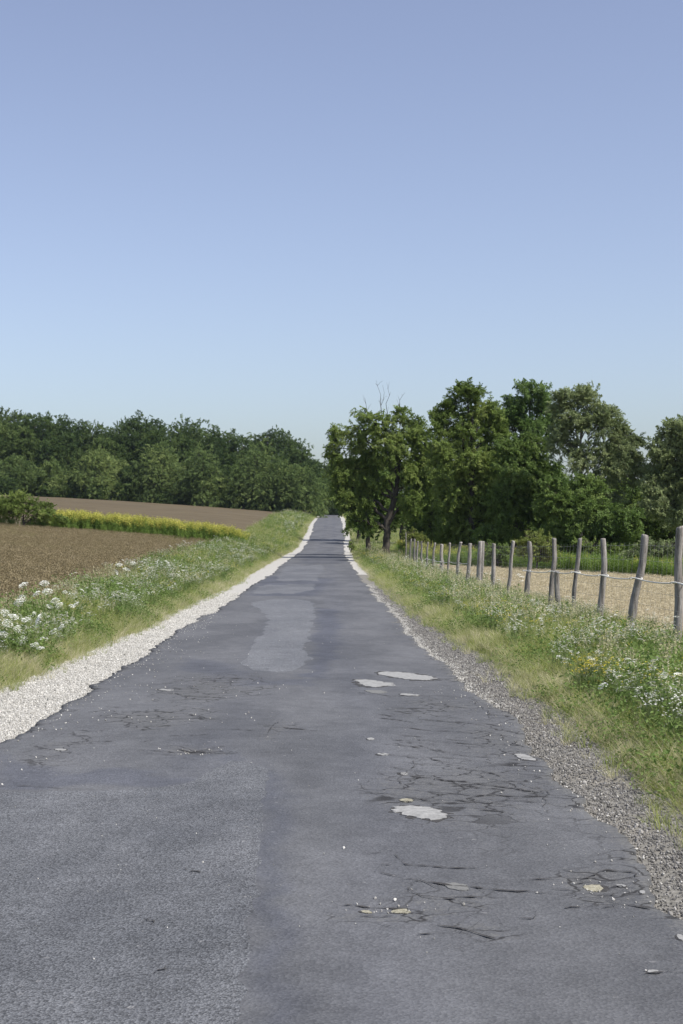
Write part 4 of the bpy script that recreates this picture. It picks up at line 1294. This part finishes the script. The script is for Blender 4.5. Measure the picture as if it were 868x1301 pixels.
# trees farther up the right side of the road
px_tree('roadside_tree', 468, 117, [(462, 600, 22, 22), (450, 630, 18, 24), (478, 625, 22, 26), (468, 655, 24, 22), (490, 650, 22, 24)], 'dark',
        'dark tree directly behind the lone roadside tree', 800, 321, tr=.22, spray=1.0)
px_tree('roadside_tree', 456, 158, [(448, 605, 16, 20), (442, 630, 14, 20), (462, 632, 18, 24), (455, 655, 16, 16)], 'dark', 'second dark tree along the right road edge, where the thin shadow falls', 600, 322, tr=.22, spray=1.1)
px_tree('roadside_tree', 446, 325, [(442, 605, 14, 18), (436, 625, 10, 16), (452, 630, 16, 18), (444, 642, 12, 8)], 'dark', 'dark tree overhanging the road where it crosses the crest', 260, 323, tr=.22, spray=1.6)
px_tree('roadside_tree', 510, 150, [(505, 600, 24, 26), (530, 620, 26, 26), (515, 650, 30, 26), (545, 655, 26, 24)], 'mid', 'tree filling the gap between the lone roadside tree and the round-topped one', 800, 324, tr=.22, spray=1.0)

# the wood behind the stubble: a handful of individual trees, copied
rr = np.random.default_rng(60)
def generic(nm, rr, H, Wd, leafmat, n_spray, spray, shade=0., low=.16):
    """a whole tree of its own: rounded crown of overlapping boughs"""
    B = []
    lean = rr.normal(0, .04, 2) * H; egg = rr.uniform(.8, 1.25)
    for i in range(13):
        t = i / 12.; z = H * (low + (.82 - low) * t); a = i * 2.4 + rr.uniform(0, 1)
        r_ = Wd * .27 * math.sin(math.pi * min(1, .22 + .74 * t ** egg)) * rr.uniform(.7, 1.2)
        q = Wd * .31 * rr.uniform(.85, 1.15) * (1.12 - .42 * t)
        B.append((math.cos(a) * r_ + lean[0] * t, math.sin(a) * r_ + lean[1] * t, z, q, q, q * rr.uniform(.75, 1.0), rr.uniform(.7, 1.2)))
    trunk = [(0, 0, -.5, H * .02), (0, 0, H * .2, H * .017), (.1, .1, H * .5, H * .012), (0, 0, H * .85, H * .004)]
    return tree_meshes(nm, rr, B, trunk, leafmat, 'bark', n_spray, spray=spray, twig=.12, shade=shade, sub=6, solid=.12, droop=0., fray=.03)


for i, (px, Y0, s) in enumerate([(560, 122, .95), (600, 118, 1.0), (640, 116, .9), (690, 114, .8), (735, 112, .68), (775, 112, .68), (812, 112, .65), (850, 113, .75), (890, 112, .9), (925, 104, .9), (965, 100, .95)]):
    X0 = (px - CX) / F_PX * Y0
    place_tree('background_tree', generic('background_tree', rr, 10.3 * s, 8.5 * s, ('dark', 'mid')[i % 2], 1100, .9, rr.normal(0, .08)), (X0, Y0, float(G(X0, Y0))),
               'dark tree standing behind the row at the far edge of the stubble', 'tree', 'trees closing the view behind the right-hand row')

# the wood on the left hill
def wood_tree(k, px, Y0, ytop, label, group=None, cat='tree', wide=1.0, shade=0.):
    """set by the height its top reaches above the hill"""
    X0 = (px - CX) / F_PX * Y0; z0 = float(G(X0, Y0))
    H = at(px, ytop, Y0)[2] - z0
    lm, prop, n, sp = {'a': ('wood', .80, 2700, 1.02), 'd': ('wood_pale', 1.05, 2000, .85), 'f': ('wood', 1.5, 380, .9)}[k]
    Wd = max(H * prop, 4.) * rr.uniform(.88, 1.15) * wide
    place_tree('forest_tree' if cat == 'tree' else 'forest_bush', generic('forest_tree', rr, H, Wd, lm, n, sp, shade, low=.1 if k != 'a' else .16), (X0, Y0, z0), label, cat, group, rz=float(rr.uniform(0, 6.28)))


skyline = [(-34, 512), (-6, 515), (18, 515), (44, 520), (72, 521), (100, 526), (124, 534), (152, 529), (180, 522), (206, 521), (232, 526), (262, 531), (290, 541), (314, 548), (340, 536), (366, 540), (382, 562), (396, 582)]
ordinal = ['', '', 'leftmost', 'second', 'third', 'fourth', 'fifth', 'sixth', 'seventh', 'eighth', 'ninth', 'tenth', 'eleventh', 'twelfth', 'thirteenth', 'fourteenth', 'fifteenth', 'sixteenth']
for i, (px, yt) in enumerate(skyline):
    lb = 'skyline tree of the wood, ' + ('beyond the left edge of the picture' if i < 2 else 'leftmost crown in the picture' if i == 2 else ordinal[i] + ' crown from the left')
    wood_tree('a', px, 298 + rr.uniform(-4, 10), yt + rr.uniform(-1, 1), lb, 'trees of the wood on the left', shade=rr.normal(-.04, .12))
for i, px in enumerate(range(-46, 400, 34)):
    wood_tree('a', px + rr.uniform(-8, 8), 286 + rr.uniform(-3, 3), np.interp(px, [p[0] for p in skyline], [p[1] for p in skyline]) + rr.uniform(12, 44),
              'dark green tree inside the wood, below its skyline crowns', 'trees of the wood on the left', wide=.85, shade=rr.normal(-.05, .14))
for px, yt, sh, lb in [(20, 578, -.05, 'pale round tree at the foot of the wood above the dark bush'), (66, 586, .0, 'pale low tree at the foot of the wood left of the yellowish one'),
                      (126, 569, .3, 'yellowish-green tree with hanging foliage at the foot of the wood'),
                      (168, 590, -.25, 'dark-centred small tree between two pale round ones'), (206, 562, .12, 'pale round willow-like tree at the middle of the wood edge'),
                      (258, 566, .02, 'pale tall dome-shaped tree right of the middle of the wood edge'), (324, 563, .05, 'wide pale tree near the right end of the wood edge'),
                      (356, 586, -.05, 'slim pale tree right of the widest pale one'), (386, 592, .05, 'last pale tree of the wood before the road')]:
    wood_tree('d', px, 270 + rr.uniform(-2, 2), yt, lb, 'pale trees at the front of the wood', shade=sh)
for i, px in enumerate(range(-30, 410, 30)):
    wood_tree('f', px + rr.uniform(-10, 10), 268 + rr.uniform(-2, 3), np.interp(px, [0, 400], [608, 630]) + rr.uniform(-6, 8), 'low bush at the foot of the wood where the brown field ends', 'undergrowth bushes at the edge of the wood', 'bush', shade=rr.normal(-.1, .12))
# trees closing the road beyond the crest
for i, (k, px, Y0, yt) in enumerate([('a', 408, 372, 596), ('a', 420, 380, 583), ('a', 433, 372, 580), ('a', 448, 366, 575), ('f', 424, 358, 628), ('f', 440, 352, 622), ('a', 394, 360, 592), ('d', 430, 350, 600), ('a', 470, 340, 575)]):
    wood_tree(k, px, Y0, yt, 'green tree closing the view beyond the crest of the road', 'trees beyond the crest')

# large dark bush at the left end of the goldenrod
px_tree('bush', 30, 108, [(-30, 646, 22, 20), (-8, 644, 20, 20), (12, 643, 20, 20), (30, 645, 20, 19), (48, 649, 18, 16), (64, 655, 14, 12), (80, 661, 10, 8)], 'mid', 'broad dark green bush at the left end of the goldenrod strip', 1500, 330, tr=.08, cat='bush', spray=.4, sub=5, solid=.4, depth=.7)
px_tree('bush', 392, 262, [(388, 650, 7, 4), (398, 651, 6, 4)], 'yellow', 'low yellow-green bush on the left verge near the crest', 40, 331, tr=.05, cat='bush', spray=.42)

# ------------------------------------------------------------------ fence
def wood_post_mat():
    m, n, l, b = new_mat('weathered_post_wood')
    oi = n.new('ShaderNodeObjectInfo')
    pos = scaled_coord(n, l, 1, 1, .12)
    f = noise(n, l, 28, 6, .7, pos)
    c = ramp(n, [(.3, (.075, .066, .056)), (.5, (.24, .222, .20)), (.72, (.42, .40, .37))]); l.new(f, c.inputs[0])
    big = maprange(n, l, noise(n, l, 2.4, 3, .6), .35, .65, .75, 1.15)
    ov = maprange(n, l, oi.outputs['Random'], 0, 1, .8, 1.2)
    mm = n.new('ShaderNodeMath'); mm.operation = 'MULTIPLY'; l.new(big, mm.inputs[0]); l.new(ov, mm.inputs[1])
    sc = n.new('ShaderNodeVectorMath'); sc.operation = 'SCALE'; l.new(c.outputs[0], sc.inputs[0]); l.new(mm.outputs[0], sc.inputs['Scale'])
    l.new(sc.outputs[0], b.inputs['Base Color']); b.inputs['Roughness'].default_value = .9
    bump(n, l, b, f, .8, .012)
    return m


M['post'] = wood_post_mat()
M['wire'] = simple('galvanised_wire', (.20, .20, .20), (.34, .34, .34), 20, rough_=.5, bmp=0)
M['rope'] = simple('pale_rope', (.55, .54, .5), (.72, .71, .67), 40, rough_=.8, bmp=.3, dist=.002)

fence = bpy.data.objects.new('fence', None); COL.objects.link(fence)
fence.location = (FX, 18.75, float(G(FX, 18.75)))
tag(fence, 'fence of weathered grey wooden posts with wire netting, between the right verge and the stubble', 'fence')
FL = Vector(fence.location)


def fpart(name, V, F, mat, smooth=True, label=None):
    V = np.asarray(V, float) - np.array(FL[:])
    o = link(name, make_mesh(name, V, F, mat, smooth=smooth), fence)
    if label: o['label'] = label
    return o


def post_geo(rr, base, top, r):
    """a hand-split crooked pole with a chamfered end"""
    n = 14
    base = np.array(base, float); top = np.array(top, float)
    t = np.concatenate([np.linspace(0, .97, n - 3), [.985, 1.0, 1.0]])[:, None]
    p = base * (1 - t) + top * t
    k = rr.normal(0, .024, (5, 2)); tk = np.linspace(0, 1, 5)
    p[:, 0] += np.interp(t[:, 0], tk, k[:, 0]); p[:, 1] += np.interp(t[:, 0], tk, k[:, 1])
    sides = 10; an = np.arange(sides) * 2 * math.pi / sides
    lob = 1 + .10 * np.sin(an * 2 + rr.uniform(0, 6)) + .06 * np.sin(an * 3 + rr.uniform(0, 6))
    rad = r * (1.12 - .22 * t[:, 0]) * (1 + rr.normal(0, .05, n)); rad[-2] *= .93; rad[-1] = .001
    V = p[:, None] + rad[:, None, None] * lob[None, :, None] * np.stack([np.cos(an), np.sin(an), 0 * an], 1)[None]
    V[-3:, :, 2] += (np.cos(an + rr.uniform(0, 6)) * r * .25)[None] * np.array([1, 1, 0])[:, None]
    i = np.arange(n - 1)[:, None] * sides; kk = np.arange(sides)[None]; k2 = (kk + 1) % sides
    F = np.stack([i + kk, i + k2, i + sides + k2, i + sides + kk], 2).reshape(-1, 4)
    return V.reshape(-1, 3), F


# distance, px of base, px of top, y of top, radius
posts = [(18.75, 858.5, 864.6, 669, .078), (21.5, 803, 816, 679.5, .085), (24.1, 763.5, 768, 684.7, .07), (27.2, 726, 736, 684, .058), (29.7, 702, 704, 684, .072),
         (33.8, 669, 673.6, 688, .078), (37.7, 645, 652.4, 687, .062), (41.5, 625.5, 629.6, 690.7, .072), (45.9, 607.4, 612, 688, .085), (49.8, 593.7, 597.5, 690.7, .085),
         (54.1, 581, 585, 688.7, .065), (58.7, 569.5, 572, 689.7, .055), (63.1, 560, 561.8, 691.4, .085), (69, 549.4, 551.8, 689.7, .06), (73.6, 542, 543, 688.7, .06),
         (78.7, 535, 536, 687.6, .06), (83.3, 529.4, 531, 687.6, .06), (86.4, 526, 527, 684.5, .06), (91.7, 520.7, 522.8, 684.5, .06), (97, 516, 516, 677, .055)]
rr = np.random.default_rng(88)
tops = []; bases = []
plabels = {0: 'thick knobbly post cut by the right edge of the picture', 1: 'leaning post, second from the right edge', 4: 'post with a short pale brace at its foot', 19: 'tallest thin post at the far end'}
for i, (Y0, xb, xt, yt, r) in enumerate(posts):
    Xb = (xb - CX) / F_PX * Y0; tp = at(xt, yt, Y0)
    Xg = Xb
    zb = float(G(Xg, Y0)) - .3
    lean = (tp[0] - Xb) * .25
    V, F = post_geo(rr, (Xb - lean, Y0, zb), (tp[0], Y0 + rr.normal(0, .05), tp[2]), r * float(np.interp(Y0, [18, 60], [.72, .92])))
    fpart('post', V, F, M['post'], label=plabels.get(i))
    tops.append(tp); bases.append((Xb, Y0, float(G(Xb, Y0))))
# short braces against two posts
for (Y0, xb, yb, xt, yt, r) in ((29.2, 710.5, 775, 704, 725, .055), (62.9, 560.5, 735, 560.3, 712.5, .08)):
    b = at(xb, yb, Y0); t_ = at(xt, yt, Y0 + .05)
    V, F = post_geo(rr, (b[0], Y0 - .15, float(G(b[0], Y0)) - .2), (t_[0], Y0 + .12 - .28, t_[2]), r)
    fpart('brace', V, F, M['post'], label='short pale brace leaning on a post')
# extra thin stake next to the ninth post
b = at(609.5, 740, 46.6)
V, F = post_geo(rr, (b[0], 46.6, float(G(b[0], 46.6)) - .2), (at(614, 688, 46.6)[0], 46.6, at(614, 688, 46.6)[2]), .05)
fpart('stake', V, F, M['post'])


def sag_wire(pts, r, sag, sides=4, seg=6):
    P_ = []
    for a, b in zip(pts[:-1], pts[1:]):
        a = np.array(a); b = np.array(b)
        for t in np.linspace(0, 1, seg, endpoint=False):
            p = a * (1 - t) + b * t; p[2] -= sag * 4 * t * (1 - t); P_.append(p)
    P_.append(np.array(pts[-1]))
    return tube(np.array(P_), np.full(len(P_), r), sides)


def along(h):
    """points on the posts at height h above the ground"""
    o = []
    for (bx, by, bz), tp in zip(bases, tops):
        t = h / max(tp[2] - bz, .1)
        o.append((bx * (1 - t) + tp[0] * t - .03, by, bz + h))
    first = o[0]
    o.insert(0, (first[0] + .05, by * 0 + 14.6, float(G(first[0], 14.6)) + h))
    return o


# next posts before the frame, so that the wires go on
for Y0 in (14.6, 10.4):
    zb = float(G(FX, Y0))
    V, F = post_geo(rr, (FX, Y0, zb - .3), (FX + .06, Y0, zb + 1.62), .07); fpart('post', V, F, M['post'])
parts = []
for h in (.2, .38, .56, .76, .98, 1.2, 1.42):
    parts.append((*sag_wire(along(h), .0016, .015), 0))
line_lo, line_hi = along(.12), along(1.45)
for a0, a1, b0, b1 in zip(line_lo[:-1], line_lo[1:], line_hi[:-1], line_hi[1:]):
    L = math.dist(a0, a1); m = int(L / .3)
    for t in np.linspace(0, 1, m, endpoint=False)[1:]:
        p = np.array(a0) * (1 - t) + np.array(a1) * t; q = np.array(b0) * (1 - t) + np.array(b1) * t
        parts.append((*tube([p, (p + q) / 2, q], [.0012] * 3, 3), 0))
V, F, mi = join(parts)
fpart('wire_netting', V, F, M['wire'])
# pale rope tied from the sixth post to the picture's edge, and farther scraps of it
rp = [(Y0, x, y) for Y0, x, y in ((33.6, 669, 725), (29.5, 703, 726), (27.0, 731, 727), (23.9, 766, 731), (21.3, 808, 734.6), (18.6, 861, 740.5))]
rpts = [at(x - .5, y, Y0) for Y0, x, y in rp]
rpts.append((rpts[-1][0] + .05, 14.5, rpts[-1][2]))
V, F = sag_wire(rpts, .010, .03, 6, 8)
fpart('rope', V, F, M['rope'], label='pale rope tied along the near posts')
rpts = [at(x, y, Y0) for Y0, x, y in ((73.4, 542, 709), (68.8, 550.5, 711), (62.9, 561, 713), (58.5, 571, 713.5), (53.9, 583, 714.5), (49.6, 596, 715))]
V, F = sag_wire(rpts, .012, .05, 5, 6)
fpart('rope', V, F, M['rope'], label='pale rope along the far posts')
for (Y0, x, y) in [(r_[0], r_[1], r_[2]) for r_ in rp]:
    c = at(x, y, Y0 + .08); a = np.linspace(0, 2 * math.pi, 13)
    pth = np.stack([c[0] + .095 * np.cos(a), c[1] + .095 * np.sin(a), c[2] + .012 * np.sin(a * 2)], 1)
    V, F = tube(pth, np.full(13, .009), 5); fpart('rope_loop', V, F, M['rope'])

# ------------------------------------------------------------------ the wild carrots one can pick out near the camera
def carrot_plant(rr, X, Y, heads, label, group):
    z = float(G(X, Y))
    root = bpy.data.objects.new('wild_carrot', None); COL.objects.link(root); root.location = (X, Y, z); root.empty_display_size = .1
    tag(root, label, 'flower', group)
    for (hx, hy, hz, r) in heads:
        V, F = stem_line((rr.normal(0, .01), rr.normal(0, .01), 0), (hx, hy, hz), .0035, (rr.normal(0, .03), rr.normal(0, .03), 0))
        link('stem', make_mesh('carrot_stem', V, F, M['stem']), root)
        tl = (rr.normal(.55, .2), rr.normal(0, .3)); r = r * 1.25
        V, F = umbel(rr, (hx, hy, hz), r, 75, .21, .3, tl)
        sp = []
        for k in range(9):                    # rays carrying the head
            a = k * .7; sp.append((*stem_line((hx, hy, hz - r * .9), (hx + math.cos(a) * r * .6, hy + math.sin(a) * r * .6, hz - .01), .0012), 1))
        V, F, mi = join([(V, F, 0)] + sp)
        link('flower_head', make_mesh('carrot_head', V, F, [M['petal_fresh'], M['stem']], midx=mi), root)
    C = rr.normal(0, 1, (60, 3)) * (.07, .07, .12) + (0, 0, .28)
    V, F = quads_at(rr, C, .018, up=.2, aspect=3.2)
    link('leaves', make_mesh('carrot_leaves', V, F, M['forb']), root)


rr = np.random.default_rng(99)
def carrot_px(px, Y, heads, label, group):
    X = (px - CX) / F_PX * Y; z = float(G(X, Y))
    H = []
    for (hx, hy, r) in heads:
        p = at(hx, hy, Y); H.append((p[0] - X, rr.uniform(-.12, .12), p[2] - z, r))
    carrot_plant(rr, X, Y, H, label, group)


gL = 'wild carrots in the near left verge'; gR = 'wild carrots in the near right verge'
carrot_px(34, 17.5, [(30, 743.5, .052), (46, 755, .045), (28, 761, .048)], 'wild carrot with the leftmost and highest white head over the brown field', gL)
carrot_px(56, 17.8, [(54, 742, .05), (60, 752, .055)], 'wild carrot with two bright heads one above the other, right of the highest', gL)
carrot_px(66, 18.4, [(70, 764, .05), (73, 770, .045), (62, 771, .04)], 'wild carrot with two tilted heads side by side at the right of the tall group', gL)
carrot_px(22, 17.2, [(24, 765, .055), (8, 778, .045)], 'wild carrot with a wide low head left of the tall group', gL)
carrot_px(45, 17.2, [(48, 790, .075), (33, 788, .05), (20, 783, .05)], 'wild carrot with the widest flat head, below the tall group', gL)
carrot_px(15, 16.8, [(12, 792, .05), (7, 805, .045), (22, 799, .04)], 'wild carrot with three small heads at the left frame edge', gL)
carrot_px(60, 18.2, [(66, 803, .045), (56, 812, .045), (78, 797, .04)], 'wild carrot in the green tangle under the two tilted heads', gL)
carrot_px(30, 17.2, [(28, 814, .045), (45, 819, .045), (53, 823, .04)], 'lowest wild carrot of the near left clump', gL)
carrot_px(88, 19.4, [(90, 771, .04), (98, 768, .045), (84, 752, .03)], 'wild carrot just right of the near left clump', gL)
carrot_px(158, 24, [(152, 718, .05), (160, 724, .05), (168, 716, .04), (148, 727, .045)], 'wild carrot topping the dense white clump above the bend of the verge', gL)
for px, Y, hs, lb in [(782, 13.4, [(774, 853, .04), (784, 857, .045), (773, 862, .045), (785, 867, .055)], 'wild carrot with the densest cluster of white heads right of the yellow flowers'),
                      (798, 12.6, [(798, 883, .045), (788, 876, .04), (767, 872, .04)], 'wild carrot just below the densest white cluster'),
                      (828, 12.2, [(827, 885, .05), (844, 897, .045)], 'wild carrot with one flat head halfway to the right frame edge'),
                      (850, 11.6, [(861, 886, .045), (824, 905, .045), (854, 888, .035)], 'wild carrot by the right frame edge at mid height of the verge'),
                      (855, 10.6, [(853, 925, .045), (860, 934, .05), (866, 918, .04)], 'lowest wild carrot against the right frame edge'),
                      (722, 15.5, [(720, 841, .05), (712, 836, .04), (751, 838, .035)], 'wild carrot left of and above the yellow flowers'),
                      (792, 17.2, [(790, 811, .05), (770, 815, .045), (781, 813, .035), (812, 812, .035)], 'wild carrot in the bright green patch before the second post'),
                      (845, 15.6, [(845, 846, .045), (850, 841, .045), (840, 849, .04)], 'wild carrot below the rightmost post')]:
    carrot_px(px, Y, hs, lb, gR)

# ------------------------------------------------------------------ the summer haze between here and the wood
import bmesh
bm = bmesh.new(); bmesh.ops.create_cube(bm, size=1.0)
for v in bm.verts: v.co = Vector((v.co.x * 6400, 1180 + v.co.y * 2700, 12.5 + v.co.z * 55))
me = bpy.data.meshes.new('haze'); bm.to_mesh(me); bm.free()
mh = bpy.data.materials.new('haze_air'); mh.use_nodes = True
mh.node_tree.nodes.clear()
mo = mh.node_tree.nodes.new('ShaderNodeOutputMaterial'); pv = mh.node_tree.nodes.new('ShaderNodeVolumePrincipled')
pv.inputs['Color'].default_value = (.72, .82, 1.0, 1); pv.inputs['Density'].default_value = .00007; pv.inputs['Anisotropy'].default_value = .2
mh.node_tree.links.new(pv.outputs[0], mo.inputs['Volume'])
me.materials.append(mh)
tag(link('haze', me), kind='stuff')
